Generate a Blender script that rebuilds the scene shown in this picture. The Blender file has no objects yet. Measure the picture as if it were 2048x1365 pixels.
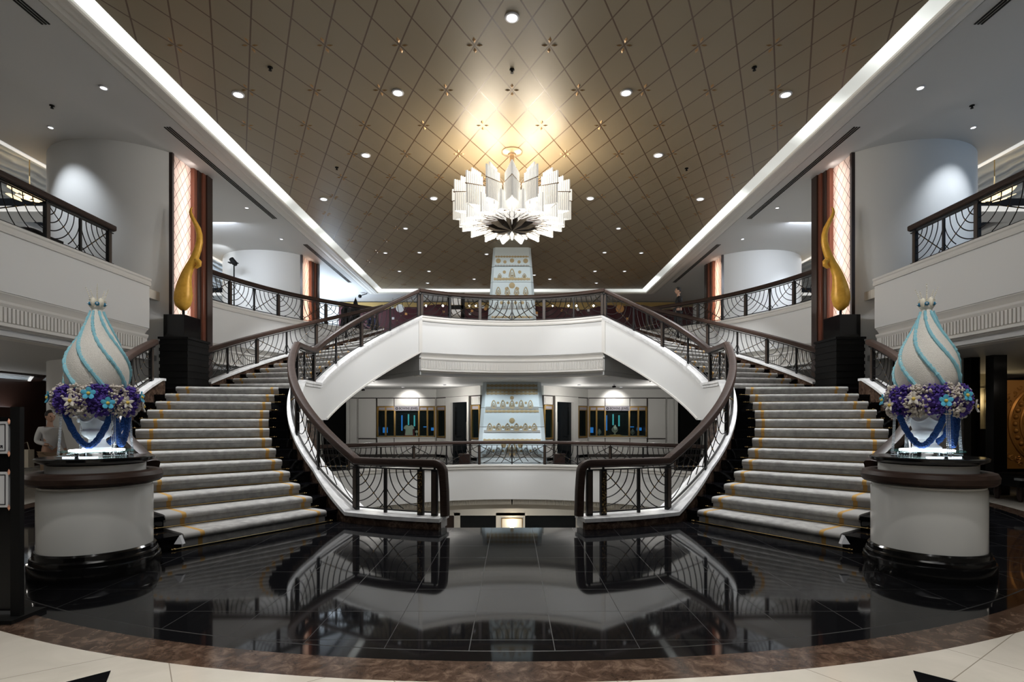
import bpy, bmesh, math, random
from mathutils import Vector, Matrix
random.seed(7)
R = math.radians
SC = bpy.context.scene
COL = SC.collection

# ------------------------------------------------------------------ camera, world, exposure
CH = 1.575                       # eye height
cam_d = bpy.data.cameras.new('camera')
cam = bpy.data.objects.new('camera', cam_d)
COL.objects.link(cam)
cam.location = (0, 0, CH)
cam.rotation_euler = (R(90), 0, 0)
cam_d.sensor_width = 36
cam_d.lens = 1095 / 2048 * 36
cam_d.shift_y = 158.5 / 2048
cam_d.clip_start = 0.05
cam_d.clip_end = 200
SC.camera = cam
SC.view_settings.view_transform = 'Standard'
SC.view_settings.look = 'None'
SC.view_settings.exposure = 0.0
SC.view_settings.gamma = 1
SC.cycles.use_denoising = True
SC.cycles.max_bounces = 7
SC.cycles.diffuse_bounces = 4
SC.cycles.glossy_bounces = 4
SC.cycles.transmission_bounces = 4
SC.cycles.transparent_max_bounces = 8
SC.cycles.caustics_reflective = False
SC.cycles.caustics_refractive = False
SC.cycles.sample_clamp_indirect = 3

world = bpy.data.worlds.new('world')
SC.world = world
world.use_nodes = True
world.node_tree.nodes['Background'].inputs[0].default_value = (0.55, 0.62, 0.75, 1)
world.node_tree.nodes['Background'].inputs[1].default_value = 0.015


def area(name, loc, size, power, color=(1, 1, 1), rot=(0, 0, 0), size_y=None, spread=None):
    d = bpy.data.lights.new(name, 'AREA')
    d.energy = power
    d.color = color
    d.size = size
    if size_y:
        d.shape = 'RECTANGLE'
        d.size_y = size_y
    else:
        d.shape = 'DISK'
    if spread:
        d.spread = spread
    o = bpy.data.objects.new(name, d)
    o.location = loc
    o.rotation_euler = rot
    COL.objects.link(o)
    return o


def point(name, loc, power, color=(1, 1, 1), radius=0.1):
    d = bpy.data.lights.new(name, 'POINT')
    d.energy = power
    d.color = color
    d.shadow_soft_size = radius
    o = bpy.data.objects.new(name, d)
    o.location = loc
    COL.objects.link(o)
    return o


def spot(name, loc, target, power, color=(1, 1, 1), angle=60, blend=0.6, radius=0.05):
    d = bpy.data.lights.new(name, 'SPOT')
    d.energy = power
    d.color = color
    d.spot_size = R(angle)
    d.spot_blend = blend
    d.shadow_soft_size = radius
    o = bpy.data.objects.new(name, d)
    o.location = loc
    o.rotation_euler = (Vector(target) - Vector(loc)).to_track_quat('-Z', 'Y').to_euler()
    COL.objects.link(o)
    return o


# shared dimensions of the rotunda (metres)
CY = 12.7                        # centre of the round hall
RISE = 0.175
LAND = 13 * RISE                 # half landing
UP = 26 * RISE                   # upper floor
SOF = 7.875                      # white soffit
CEIL = 7.93                      # bronze lattice ceiling
LOWSOF = 2.95                    # soffit under the galleries
RI, RO = 4.75, 7.5               # inner and outer rail radius


def pos(r, a, s=-1):
    return (s * r * math.sin(R(a)), CY - r * math.cos(R(a)))


# main ceiling light that the lobby's own downlights and chandelier give
WARM = (1.0, 0.93, 0.80)
COOL = (0.86, 0.92, 1.0)

# ------------------------------------------------------------------ mesh helpers


class MB:
    def __init__(self):
        self.v, self.f, self.m = [], [], []

    def add(self, vs, fs, mat=0):
        n = len(self.v)
        self.v += [tuple(p) for p in vs]
        self.f += [tuple(i + n for i in q) for q in fs]
        self.m += [mat] * len(fs)
        return self

    def box(self, x0, x1, y0, y1, z0, z1, mat=0):
        return self.add([(x0, y0, z0), (x1, y0, z0), (x1, y1, z0), (x0, y1, z0),
                         (x0, y0, z1), (x1, y0, z1), (x1, y1, z1), (x0, y1, z1)],
                        [(0, 3, 2, 1), (4, 5, 6, 7), (0, 1, 5, 4), (1, 2, 6, 5), (2, 3, 7, 6), (3, 0, 4, 7)], mat)

    def obox(self, c, t, hw, hd, z0, z1, mat=0):
        """upright box centred at c=(x,y), long side along unit t, half sizes hw along t and hd across"""
        tx, ty = t
        nx, ny = -ty, tx
        p = [(c[0] + a * hw * tx + b * hd * nx, c[1] + a * hw * ty + b * hd * ny) for a, b in ((-1, -1), (1, -1), (1, 1), (-1, 1))]
        return self.prism(p, z0, z1, mat)

    def prism(self, poly, z0, z1, mat=0):
        n = len(poly)
        vs = [(p[0], p[1], z0) for p in poly] + [(p[0], p[1], z1) for p in poly]
        fs = [tuple(range(n))[::-1], tuple(range(n, 2 * n))] + [(i, (i + 1) % n, n + (i + 1) % n, n + i) for i in range(n)]
        return self.add(vs, fs, mat)

    def extrude(self, poly3, d, mat=0):
        """planar polygon of 3d points pushed along vector d"""
        n = len(poly3)
        d = Vector(d)
        vs = [tuple(p) for p in poly3] + [tuple(Vector(p) + d) for p in poly3]
        fs = [tuple(range(n))[::-1], tuple(range(n, 2 * n))] + [(i, (i + 1) % n, n + (i + 1) % n, n + i) for i in range(n)]
        return self.add(vs, fs, mat)

    def tube(self, pts, r, n=6, mat=0, caps=True):
        pts = [Vector(p) for p in pts]
        k = len(pts)
        rs = r if isinstance(r, (list, tuple)) else [r] * k
        vs, fs = [], []
        ref = None
        for i, p in enumerate(pts):
            t = (pts[min(i + 1, k - 1)] - pts[max(i - 1, 0)])
            if t.length < 1e-9:
                t = Vector((0, 0, 1))
            t.normalize()
            if ref is None:
                ref = Vector((0, 0, 1)) if abs(t.z) < 0.9 else Vector((1, 0, 0))
            a = t.cross(ref)
            if a.length < 1e-6:
                a = t.cross(Vector((1, 0.3, 0)))
            a.normalize()
            b = a.cross(t).normalized()
            ref = b
            for j in range(n):
                w = 2 * math.pi * j / n
                vs.append(tuple(p + rs[i] * (math.cos(w) * a + math.sin(w) * b)))
        for i in range(k - 1):
            for j in range(n):
                fs.append((i * n + j, i * n + (j + 1) % n, (i + 1) * n + (j + 1) % n, (i + 1) * n + j))
        if caps:
            fs.append(tuple(range(n))[::-1])
            fs.append(tuple(range((k - 1) * n, k * n)))
        return self.add(vs, fs, mat)

    def lathe(self, prof, c=(0, 0, 0), n=48, mat=0, flute=None):
        """profile [(r, z)] turned about the vertical through c"""
        vs, fs = [], []
        k = len(prof)
        for i, (r, z) in enumerate(prof):
            for j in range(n):
                w = 2 * math.pi * j / n
                rr = r * (1 + (flute(w, z) if flute else 0))
                vs.append((c[0] + rr * math.cos(w), c[1] + rr * math.sin(w), c[2] + z))
        for i in range(k - 1):
            for j in range(n):
                fs.append((i * n + j, i * n + (j + 1) % n, (i + 1) * n + (j + 1) % n, (i + 1) * n + j))
        fs.append(tuple(range(n))[::-1])
        fs.append(tuple(range((k - 1) * n, k * n)))
        return self.add(vs, fs, mat)

    def sector(self, r0, r1, angs, zb, zt, s=-1, mat=0, c=None):
        """solid ring piece between radii; zb, zt numbers or functions of the angle"""
        fb = zb if callable(zb) else (lambda a: zb)
        ft = zt if callable(zt) else (lambda a: zt)
        vs, fs = [], []
        f0 = r0 if callable(r0) else (lambda a: r0)
        f1 = r1 if callable(r1) else (lambda a: r1)
        for a in angs:
            x0, y0 = pos(f0(a), a, s)
            x1, y1 = pos(f1(a), a, s)
            vs += [(x0, y0, fb(a)), (x1, y1, fb(a)), (x1, y1, ft(a)), (x0, y0, ft(a))]
        k = len(angs)
        for i in range(k - 1):
            b = 4 * i
            for j in range(4):
                fs.append((b + j, b + (j + 1) % 4, b + 4 + (j + 1) % 4, b + 4 + j))
        fs.append((0, 1, 2, 3))
        fs.append((4 * k - 1, 4 * k - 2, 4 * k - 3, 4 * k - 4))
        return self.add(vs, fs, mat)

    def ball(self, c, r, seg=8, rings=5, sc=(1, 1, 1), mat=0):
        vs = [(c[0], c[1], c[2] - r * sc[2])]
        for i in range(1, rings):
            p = math.pi * i / rings - math.pi / 2
            for j in range(seg):
                w = 2 * math.pi * j / seg
                vs.append((c[0] + r * sc[0] * math.cos(p) * math.cos(w), c[1] + r * sc[1] * math.cos(p) * math.sin(w), c[2] + r * sc[2] * math.sin(p)))
        vs.append((c[0], c[1], c[2] + r * sc[2]))
        fs = [(0, 1 + (j + 1) % seg, 1 + j) for j in range(seg)]
        for i in range(rings - 2):
            for j in range(seg):
                a = 1 + i * seg
                fs.append((a + j, a + (j + 1) % seg, a + seg + (j + 1) % seg, a + seg + j))
        a = 1 + (rings - 2) * seg
        fs += [(a + j, a + (j + 1) % seg, len(vs) - 1) for j in range(seg)]
        return self.add(vs, fs, mat)

    def sweep(self, pts, sides, prof, mat=0):
        """closed 2d profile [(side, up)] along pts; sides = horizontal side vectors"""
        pts = [Vector(p) for p in pts]
        k, n = len(pts), len(prof)
        vs, fs = [], []
        for i, p in enumerate(pts):
            t = (pts[min(i + 1, k - 1)] - pts[max(i - 1, 0)]).normalized()
            s = Vector(sides[i])
            s = (s - t * s.dot(t)).normalized()
            u = s.cross(t).normalized()
            for a, b in prof:
                vs.append(tuple(p + a * s + b * u))
        for i in range(k - 1):
            for j in range(n):
                fs.append((i * n + j, i * n + (j + 1) % n, (i + 1) * n + (j + 1) % n, (i + 1) * n + j))
        fs.append(tuple(range(n))[::-1])
        fs.append(tuple(range((k - 1) * n, k * n)))
        return self.add(vs, fs, mat)

    def build(self, name, mats, parent=None, smooth=True, angle=35, recalc=True):
        me = bpy.data.meshes.new(name)
        me.from_pydata(self.v, [], self.f)
        mats = mats if isinstance(mats, (list, tuple)) else [mats]
        for m in mats:
            me.materials.append(m)
        if len(mats) > 1:
            me.polygons.foreach_set('material_index', self.m)
        if recalc:
            bm = bmesh.new()
            bm.from_mesh(me)
            bmesh.ops.recalc_face_normals(bm, faces=bm.faces)
            bm.to_mesh(me)
            bm.free()
        if smooth:
            me.polygons.foreach_set('use_smooth', [True] * len(me.polygons))
            me.set_sharp_from_angle(angle=R(angle))
        me.update()
        o = bpy.data.objects.new(name, me)
        COL.objects.link(o)
        if parent is not None:
            o.parent = parent
        return o


def tag(o, label=None, cat=None, group=None, kind=None):
    if label:
        o['label'] = label
    if cat:
        o['category'] = cat
    if group:
        o['group'] = group
    if kind:
        o['kind'] = kind
    return o


def empty(name, loc=(0, 0, 0), label=None, cat=None, group=None):
    o = bpy.data.objects.new(name, None)
    o.location = loc
    o.empty_display_size = 0.1
    COL.objects.link(o)
    return tag(o, label, cat, group)


def under(o, root):
    """child of a thing whose Empty stands away from the origin; mesh data is in world coordinates"""
    o.parent = root
    o.matrix_parent_inverse = Matrix.Translation(-root.location)
    return o


def struct(o):
    o['kind'] = 'structure'
    return o


def copy_tree(o, parent=None):
    c = o.copy()
    COL.objects.link(c)
    if parent is not None:
        c.parent = parent
    for ch in list(o.children):
        copy_tree(ch, c)
    return c


def lin(a, b, n):
    return [a + (b - a) * i / n for i in range(n + 1)]


SIDE = {-1: 'left', 1: 'right'}

# ------------------------------------------------------------------ materials


def mat(name, col, rough=0.5, metal=0.0, spec=0.5, emit=None, estr=0.0, coat=0.0):
    m = bpy.data.materials.new(name)
    m.use_nodes = True
    b = m.node_tree.nodes['Principled BSDF']
    b.inputs['Base Color'].default_value = (*col, 1)
    b.inputs['Roughness'].default_value = rough
    b.inputs['Metallic'].default_value = metal
    b.inputs['Specular IOR Level'].default_value = spec
    if coat:
        b.inputs['Coat Weight'].default_value = coat
    if emit:
        b.inputs['Emission Color'].default_value = (*emit, 1)
        b.inputs['Emission Strength'].default_value = estr
    return m


class NT:
    """tiny node-graph helper on a material"""

    def __init__(self, m):
        self.m = m
        self.t = m.node_tree
        self.b = self.t.nodes['Principled BSDF']
        self.co = self.t.nodes.new('ShaderNodeTexCoord').outputs['Object']

    def n(self, kind, **kw):
        x = self.t.nodes.new(kind)
        for k, v in kw.items():
            setattr(x, k, v)
        return x

    def link(self, a, b):
        self.t.links.new(a, b)

    def math(self, op, a, b=None, c=None):
        x = self.n('ShaderNodeMath', operation=op)
        for i, q in enumerate((a, b, c)):
            if q is None:
                continue
            if isinstance(q, (int, float)):
                x.inputs[i].default_value = q
            else:
                self.link(q, x.inputs[i])
        return x.outputs[0]

    def xyz(self):
        x = self.n('ShaderNodeSeparateXYZ')
        self.link(self.co, x.inputs[0])
        return x.outputs

    def noise(self, scale, detail=3, rough=0.5, dist=0.0, vec=None):
        x = self.n('ShaderNodeTexNoise')
        x.inputs['Scale'].default_value = scale
        x.inputs['Detail'].default_value = detail
        x.inputs['Roughness'].default_value = rough
        x.inputs['Distortion'].default_value = dist
        self.link(vec if vec is not None else self.co, x.inputs['Vector'])
        return x.outputs['Fac']

    def voronoi(self, scale, feature='F1'):
        x = self.n('ShaderNodeTexVoronoi', feature=feature)
        x.inputs['Scale'].default_value = scale
        self.link(self.co, x.inputs['Vector'])
        return x.outputs['Distance']

    def ramp(self, fac, stops):
        x = self.n('ShaderNodeValToRGB')
        e = x.color_ramp.elements
        while len(e) < len(stops):
            e.new(0.5)
        for q, (p, c) in zip(e, stops):
            q.position = p
            q.color = (*c, 1)
        self.link(fac, x.inputs[0])
        return x.outputs['Color']

    def mix(self, fac, a, b):
        x = self.n('ShaderNodeMix', data_type='RGBA')
        for i, q in ((0, fac), (6, a), (7, b)):
            if isinstance(q, (int, float)):
                x.inputs[i].default_value = q
            elif isinstance(q, tuple):
                x.inputs[i].default_value = (*q, 1)
            else:
                self.link(q, x.inputs[i])
        return x.outputs[2]

    def color(self, c):
        self.link(c, self.b.inputs['Base Color'])

    def rough(self, c):
        self.link(c, self.b.inputs['Roughness'])

    def bump(self, h, strength=0.3, dist=0.01):
        x = self.n('ShaderNodeBump')
        x.inputs['Strength'].default_value = strength
        x.inputs['Distance'].default_value = dist
        self.link(h, x.inputs['Height'])
        self.link(x.outputs[0], self.b.inputs['Normal'])

    def line(self, coord, period, off, width):
        """1 where coord is within width/2 of off + n*period"""
        q = self.math('SUBTRACT', coord, off)
        q = self.math('DIVIDE', q, period)
        q = self.math('ADD', q, 0.5)
        q = self.math('FRACT', q)
        q = self.math('SUBTRACT', q, 0.5)
        q = self.math('ABSOLUTE', q)
        return self.math('LESS_THAN', q, width / 2 / period)


M = {}
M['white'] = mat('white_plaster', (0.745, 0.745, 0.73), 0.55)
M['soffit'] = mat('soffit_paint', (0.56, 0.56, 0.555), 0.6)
M['trim'] = mat('moulding_paint', (0.72, 0.70, 0.66), 0.5)
M['cream'] = mat('cream_panel', (0.70, 0.69, 0.66), 0.45)
M['capstone'] = mat('white_marble_cap', (0.80, 0.80, 0.79), 0.32)
g = NT(M['capstone'])
g.color(g.ramp(g.noise(5, 5, 0.6, 1.2), [(0.3, (0.66, 0.66, 0.66)), (0.55, (0.84, 0.84, 0.83)), (0.8, (0.88, 0.88, 0.87))]))

M['granite'] = mat('black_granite', (0.005, 0.005, 0.006), 0.08, spec=0.3)
M['floor_black'] = mat('black_granite_floor', (0.006, 0.006, 0.007), 0.045, spec=0.18)
g = NT(M['floor_black'])
x, y, z = g.xyz()
l1 = g.line(x, 0.588, 0.294, 0.006)
l2 = g.line(y, 0.588, 7.45, 0.006)
dx = g.math('POWER', x, 2.0)
dy = g.math('POWER', g.math('SUBTRACT', y, CY), 2.0)
rr = g.math('SQRT', g.math('ADD', dx, dy))
ring = g.math('LESS_THAN', g.math('ABSOLUTE', g.math('SUBTRACT', rr, 8.97)), 0.006)
inside = g.math('LESS_THAN', rr, 8.97)
l = g.math('MULTIPLY', g.math('MAXIMUM', l1, l2), inside)
l = g.math('MAXIMUM', l, ring)
g.color(g.mix(l, (0.006, 0.006, 0.007), (0.026, 0.026, 0.026)))
g.rough(g.math('ADD', g.math('MULTIPLY', l, 0.3), 0.045))

M['brown_marble'] = mat('brown_marble', (0.1, 0.06, 0.04), 0.12, spec=0.22)
g = NT(M['brown_marble'])
c = g.ramp(g.noise(9, 10, 0.72, 0.6), [(0.3, (0.020, 0.011, 0.008)), (0.5, (0.075, 0.046, 0.032)), (0.68, (0.19, 0.13, 0.095))])
v = g.math('LESS_THAN', g.noise(6.5, 8, 0.8, 1.5), 0.325)
g.color(g.mix(v, c, (0.55, 0.50, 0.45)))

M['beige'] = mat('beige_marble', (0.62, 0.57, 0.49), 0.12)
g = NT(M['beige'])
x, y, z = g.xyz()
u = g.math('ADD', g.math('MULTIPLY', x, 0.82), g.math('MULTIPLY', y, 0.57))
w = g.math('SUBTRACT', g.math('MULTIPLY', y, 0.82), g.math('MULTIPLY', x, 0.57))
l = g.math('MAXIMUM', g.line(u, 1.1, 0.2, 0.006), g.line(w, 1.1, 0.1, 0.006))
c = g.ramp(g.noise(1.2, 5, 0.6, 0.8), [(0.3, (0.56, 0.52, 0.45)), (0.7, (0.70, 0.65, 0.57))])
g.color(g.mix(l, c, (0.30, 0.26, 0.21)))

M['lattice'] = mat('bronze_lattice_panel', (0.36, 0.30, 0.21), 0.42)
g = NT(M['lattice'])
x, y, z = g.xyz()
u = g.math('ADD', g.math('DIVIDE', x, 0.634), g.math('DIVIDE', g.math('SUBTRACT', y, 9.272), 1.26))
w = g.math('SUBTRACT', g.math('DIVIDE', x, 0.634), g.math('DIVIDE', g.math('SUBTRACT', y, 9.272), 1.26))
l = g.math('MAXIMUM', g.line(u, 1.0, 0.0, 0.045), g.line(w, 1.0, 0.0, 0.045))
g.color(g.mix(l, (0.225, 0.178, 0.112), (0.080, 0.040, 0.014)))
g.rough(g.math('SUBTRACT', 0.42, g.math('MULTIPLY', l, 0.1)))
g.bump(l, 0.5, -0.012)
M['bronze_leaf'] = mat('bronze_leaf', (0.34, 0.20, 0.09), 0.35, 0.6)

M['carpet'] = mat('grey_carpet', (0.2, 0.19, 0.18), 0.95, spec=0.1)
g = NT(M['carpet'])
n1 = g.noise(9, 4, 0.6)
g.color(g.ramp(n1, [(0.3, (0.28, 0.274, 0.262)), (0.7, (0.46, 0.45, 0.43))]))
g.bump(g.noise(140, 2, 0.6), 0.5, 0.01)
M['carpet_edge'] = mat('grey_carpet_border', (0.34, 0.331, 0.316), 0.95, spec=0.1)
M['carpet_gold'] = mat('gold_carpet_stripe', (0.44, 0.27, 0.09), 0.9, spec=0.1)
M['brass'] = mat('polished_brass', (0.85, 0.62, 0.30), 0.2, 1.0)
M['rail'] = mat('brown_wood_rail', (0.085, 0.047, 0.032), 0.42, spec=0.22)
g = NT(M['rail'])
mp = g.n('ShaderNodeMapping')
mp.inputs['Scale'].default_value = (1, 1, 14)
g.link(g.co, mp.inputs[0])
g.color(g.ramp(g.noise(6, 4, 0.6, 0.3, mp.outputs[0]), [(0.3, (0.022, 0.012, 0.009)), (0.7, (0.050, 0.029, 0.021))]))
M['iron'] = mat('dark_bronze_iron', (0.008, 0.007, 0.007), 0.45, 0.0, spec=0.3)
M['bronze'] = mat('brown_bronze_post', (0.040, 0.026, 0.018), 0.45, 0.2)
M['goldpost'] = mat('gilt_scroll_plate', (0.10, 0.065, 0.025), 0.4, 0.7)
g = NT(M['goldpost'])
q = g.voronoi(38)
g.color(g.ramp(q, [(0.15, (0.45, 0.30, 0.11)), (0.5, (0.03, 0.02, 0.012))]))
g.bump(q, 0.8, 0.01)
M['stud'] = mat('gilt_stud', (0.22, 0.14, 0.05), 0.35, 0.9)
M['black'] = mat('black_lacquer', (0.006, 0.006, 0.006), 0.12, spec=0.35)
M['matteblack'] = mat('matte_black', (0.006, 0.006, 0.006), 0.6, spec=0.15)
M['darkwood'] = mat('dark_wood', (0.030, 0.014, 0.010), 0.3)
M['copperwood'] = mat('copper_brown_wood', (0.16, 0.055, 0.032), 0.28)
M['copper'] = mat('pink_copper_mesh', (0.72, 0.47, 0.38), 0.45, 0.2)
g = NT(M['copper'])
x, y, z = g.xyz()
u = g.math('ADD', g.math('DIVIDE', y, 0.24), g.math('DIVIDE', z, 0.34))
w = g.math('SUBTRACT', g.math('DIVIDE', y, 0.24), g.math('DIVIDE', z, 0.34))
l = g.math('MAXIMUM', g.line(u, 1, 0, 0.065), g.line(w, 1, 0, 0.065))
g.color(g.mix(l, (0.78, 0.62, 0.55), (0.14, 0.06, 0.04)))
M['gold'] = mat('gilded_gold', (0.80, 0.44, 0.07), 0.4, 0.15)
g = NT(M['gold'])
g.color(g.ramp(g.noise(8, 5, 0.6), [(0.3, (0.74, 0.36, 0.03)), (0.7, (0.95, 0.55, 0.08))]))
g.bump(g.noise(60, 2), 0.15, 0.005)
M['goldframe'] = mat('gold_window_frame', (0.40, 0.25, 0.08), 0.3, 0.7)
M['goldrelief'] = mat('antique_gold_relief', (0.40, 0.31, 0.17), 0.5, 0.15)
M['greyrelief'] = mat('grey_relief', (0.30, 0.30, 0.28), 0.5)
M['column'] = mat('pale_blue_grey_column', (0.60, 0.68, 0.71), 0.4)
M['chrome'] = mat('chrome', (0.75, 0.75, 0.77), 0.15, 1.0)
M['dark_glass'] = mat('dark_shop_glass', (0.004, 0.006, 0.008), 0.05, spec=0.2)


def glass_mat(name, col=(0.9, 0.97, 0.97), alpha=0.75, tint=(0.9, 0.98, 0.98)):
    m = bpy.data.materials.new(name)
    m.use_nodes = True
    t = m.node_tree
    b = t.nodes['Principled BSDF']
    b.inputs['Base Color'].default_value = (*col, 1)
    b.inputs['Roughness'].default_value = 0.03
    tr = t.nodes.new('ShaderNodeBsdfTransparent')
    tr.inputs[0].default_value = (*tint, 1)
    mx = t.nodes.new('ShaderNodeMixShader')
    mx.inputs[0].default_value = alpha
    t.links.new(b.outputs[0], mx.inputs[1])
    t.links.new(tr.outputs[0], mx.inputs[2])
    t.links.new(mx.outputs[0], t.nodes['Material Output'].inputs[0])
    return m


M['pane'] = glass_mat('clear_pane', (0.02, 0.03, 0.03), 0.8, (0.85, 0.93, 0.93))
M['shelfglass'] = glass_mat('green_edge_glass', (0.10, 0.25, 0.24), 0.72, (0.85, 0.97, 0.95))


def emis(name, col, strength, base=(0.8, 0.8, 0.8)):
    return mat(name, base, 0.4, emit=col, estr=strength)


M['lamp'] = emis('downlight_glow', (0.95, 0.97, 1.0), 14)
M['lamp_ring'] = mat('downlight_trim', (0.72, 0.72, 0.76), 0.4)
M['strip'] = emis('cove_light_diffuser', (0.93, 0.98, 0.94), 1.3, (0.8, 0.8, 0.78))
g = NT(M['strip'])
mp = g.n('ShaderNodeMapping')
mp.inputs['Scale'].default_value = (0.2, 1, 1)
g.link(g.co, mp.inputs[0])
fac = g.noise(0.55, 1, 0.5, 0, mp.outputs[0])
mr = g.n('ShaderNodeMapRange')
mr.inputs[1].default_value = 0.36
mr.inputs[2].default_value = 0.6
mr.inputs[3].default_value = 0.4
mr.inputs[4].default_value = 1.3
g.link(fac, mr.inputs[0])
g.link(mr.outputs[0], g.b.inputs['Emission Strength'])

# ------------------------------------------------------------------ lights of the hall (lamps of the fixtures built below, unseen ones and added fills)
# chandelier: warm light inside the glass crown, most of it escaping upward to the ceiling
for k in range(6):
    w = 2 * math.pi * k / 6
    point('chandelier_light', (0.95 * math.cos(w), 12.95 + 0.95 * math.sin(w), 7.10), 66, (1.0, 0.87, 0.68), 0.3)
for k in range(8):
    w = 2 * math.pi * (k + 0.5) / 8
    c_, s_ = math.cos(w), math.sin(w)
    spot('chandelier_light', (0.82 * c_, 12.95 + 0.82 * s_, 6.06), (2.6 * c_, 12.95 + 2.6 * s_, 4.9), 195, (0.97, 0.98, 0.99), 165, 0.9, 0.08)
# main ceiling downlights, position taken from their place on the lattice
DL = [(0, 8.62, 'front'), (-2.21, 10.6, 'second row'), (2.21, 10.6, 'second row'), (-5.33, 10.66, 'outer'), (5.33, 10.66, 'outer'),
      (-3.5, 13.1, 'x'), (3.5, 13.1, 'x'), (-5.4, 15.7, 'x'), (-2.24, 15.65, 'x'), (2.24, 15.65, 'x'), (5.4, 15.7, 'x')]
for x, y, _ in DL:
    spot('downlight_beam', (x, y, CEIL - 0.06), (x, y, 0), 1500 if abs(x) > 5 else 520, (0.95, 0.97, 1.0), 62, 0.6, 0.09)
DLF = [(-3.52, 18.1), (3.52, 18.1), (-3.5, 20.7), (-4.8, 20.75), (-0.97, 20.9), (3.5, 20.7), (4.9, 20.75), (-4.79, 23.3), (-3.53, 23.3), (3.53, 23.3),
       (4.79, 23.3), (0.97, 23.9), (-1.7, 24.6), (1.7, 24.6), (-3.9, 25.3), (3.9, 25.3)]
for x, y in DLF[::3]:
    spot('downlight_beam', (x, y, CEIL - 0.06), (x, y, 0), 160, (0.97, 0.97, 1.0), 70, 0.8, 0.06)
# spots washing the four round pillars and the galleries
for s in (-1, 1):
    spot('pillar_wash', (s * 10.15, 10.9, SOF - 0.05), (s * 9.85, 12.45, 6.2), 170, (0.85, 0.92, 1.0), 56, 0.9, 0.04)
    spot('pillar_wash', (s * 10.6, 18.6, SOF - 0.05), (s * 10.1, 20.4, 5.6), 130, (0.80, 0.89, 1.0), 60, 1.0, 0.05)
    area('pillar_fill', (s * 9.6, 17.3, SOF - 0.08), 1.6, 110, (0.80, 0.88, 1.0), (R(40), 0, 0), 0.8)  # broad added fill for the far pillars, no fixture there
    spot('soffit_beam', (s * 7.72, 10.35, SOF - 0.06), (s * 5.2, 8.4, 1.0), 1150, (0.97, 0.98, 1.0), 52, 0.8, 0.06)
    spot('soffit_beam', (s * 7.85, 16.2, SOF - 0.06), (s * 6.4, 14.6, 3.0), 200, (0.97, 0.98, 1.0), 80, 0.8, 0.06)
    area('gallery_light', (s * 12.5, 18, SOF - 0.1), 3.0, 75, (0.8, 0.88, 1.0), (0, 0, 0), 9)
    area('gallery_light', (s * 12.5, 6, SOF - 0.1), 3.0, 30, (0.62, 0.77, 1.0) if s > 0 else (0.95, 0.95, 0.95), (0, 0, 0), 8)
    # niche light behind the copper lattice panel
    area('niche_light', (s * 7.78, 13.42, 5.7), 0.10, 17, (1.0, 0.87, 0.80), (R(90), 0, R(-s * 90)), 4.2)
    area('niche_light', (s * 7.78, 21.40, 6.2), 0.10, 15, (1.0, 0.74, 0.58), (R(90), 0, R(-s * 90)), 3.0)
    spot('flame_fill', (s * 6.9, 11.2, SOF - 0.05), (s * 7.7, 12.8, 5.0), 85, (1.0, 0.93, 0.8), 40, 0.8, 0.05)  # added spot that brightens the golden flame, no fixture there
    spot('urn_spot', (s * 3.4, 3.6, 7.0), (s * 4.37, 5.77, 2.0), 500, (1.0, 0.98, 0.96), 22, 0.7, 0.1)
area('side_blue_fill', (15.5, 7.0, 6.4), 2.0, 75, (0.42, 0.66, 1.0), (R(90), 0, R(75)), 1.6)  # added blue fill tinting the right pillar and soffit
# bright work lamps of the set-up at the far left of the upper floor
area('stage_glow', (-9.6, 26.2, 5.9), 2.2, 380, (0.72, 0.85, 1.0), (R(180), 0, 0), 2.2)
spot('stage_uplight', (-10.1, 19.45, 7.3), (-11.4, 20.5, 7.9), 45, (0.9, 0.95, 1.0), 80, 0.6, 0.1)
# upper floor back: exhibition lighting in front of the maroon wall
area('mural_light', (0, 27.6, SOF - 0.1), 0.6, 30, (1.0, 0.92, 0.85), (R(-25), 0, 0), 0.4)
# mezzanine gallery under the balcony
for x in (-4.53, 4.53):
    spot('shop_spot', (x, 23.55, 2.85), (x * 1.0, 24.35, 2.2), 60, (1.0, 0.97, 0.92), 100, 0.7, 0.03)
for x, y in ((-2.6, 21.6), (2.6, 21.6), (-5.4, 21.2), (5.4, 21.2)):
    point('mezzanine_light', (x, y, LOWSOF - 0.75), 52, (1.0, 0.96, 0.90), 0.05)
for s in (-1, 1):
    spot('column_light', (s * 1.2, 18.3, 2.9), (s * 0.3, 20, 1.2), 115, (0.86, 0.95, 1.0), 70, 0.8, 0.05)
    spot('column_light', (s * 1.5, 17.6, 7.8), (s * 0.3, 20.2, 6.4), 95, (0.84, 0.94, 1.0), 50, 0.8, 0.05)
for x in (-3.2, -1.1, 1.1, 3.2):
    spot('well_fill', (x, 17.75, 2.88), (x * 1.15, 19.0, -0.7), 190, (0.97, 0.98, 1.0), 80, 0.8, 0.05)  # added spots that brighten the white rim of the well
point('left_hall_fill', (-11.5, 8.6, 2.3), 34, (1.0, 0.95, 0.88), 0.1)  # added fill points under the left gallery, no lamps there
point('left_hall_fill', (-15.5, 15.0, 2.2), 26, (1.0, 0.93, 0.84), 0.1)
point('right_lounge_fill', (12.0, 9.0, 2.4), 8, (1.0, 0.9, 0.78), 0.1)  # added weak fill under the right gallery, no lamp there
# lower hall
area('lower_hall_light', (0, 20.5, -1.5), 4, 90, (1.0, 0.95, 0.85), (0, 0, 0), 2)
# ceiling lights of the lobby bay over and behind the camera
area('lobby_light', (0, -1.0, 7.4), 9, 125, (0.98, 0.98, 1.0), (R(20), 0, 0), 3)
area('lobby_floor_light', (0, 1.6, 7.2), 8, 158, (1.0, 0.98, 0.93), (0, 0, 0), 1.5, R(78))

# ------------------------------------------------------------------ floors
A360 = lin(-180, 180, 180)


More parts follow.
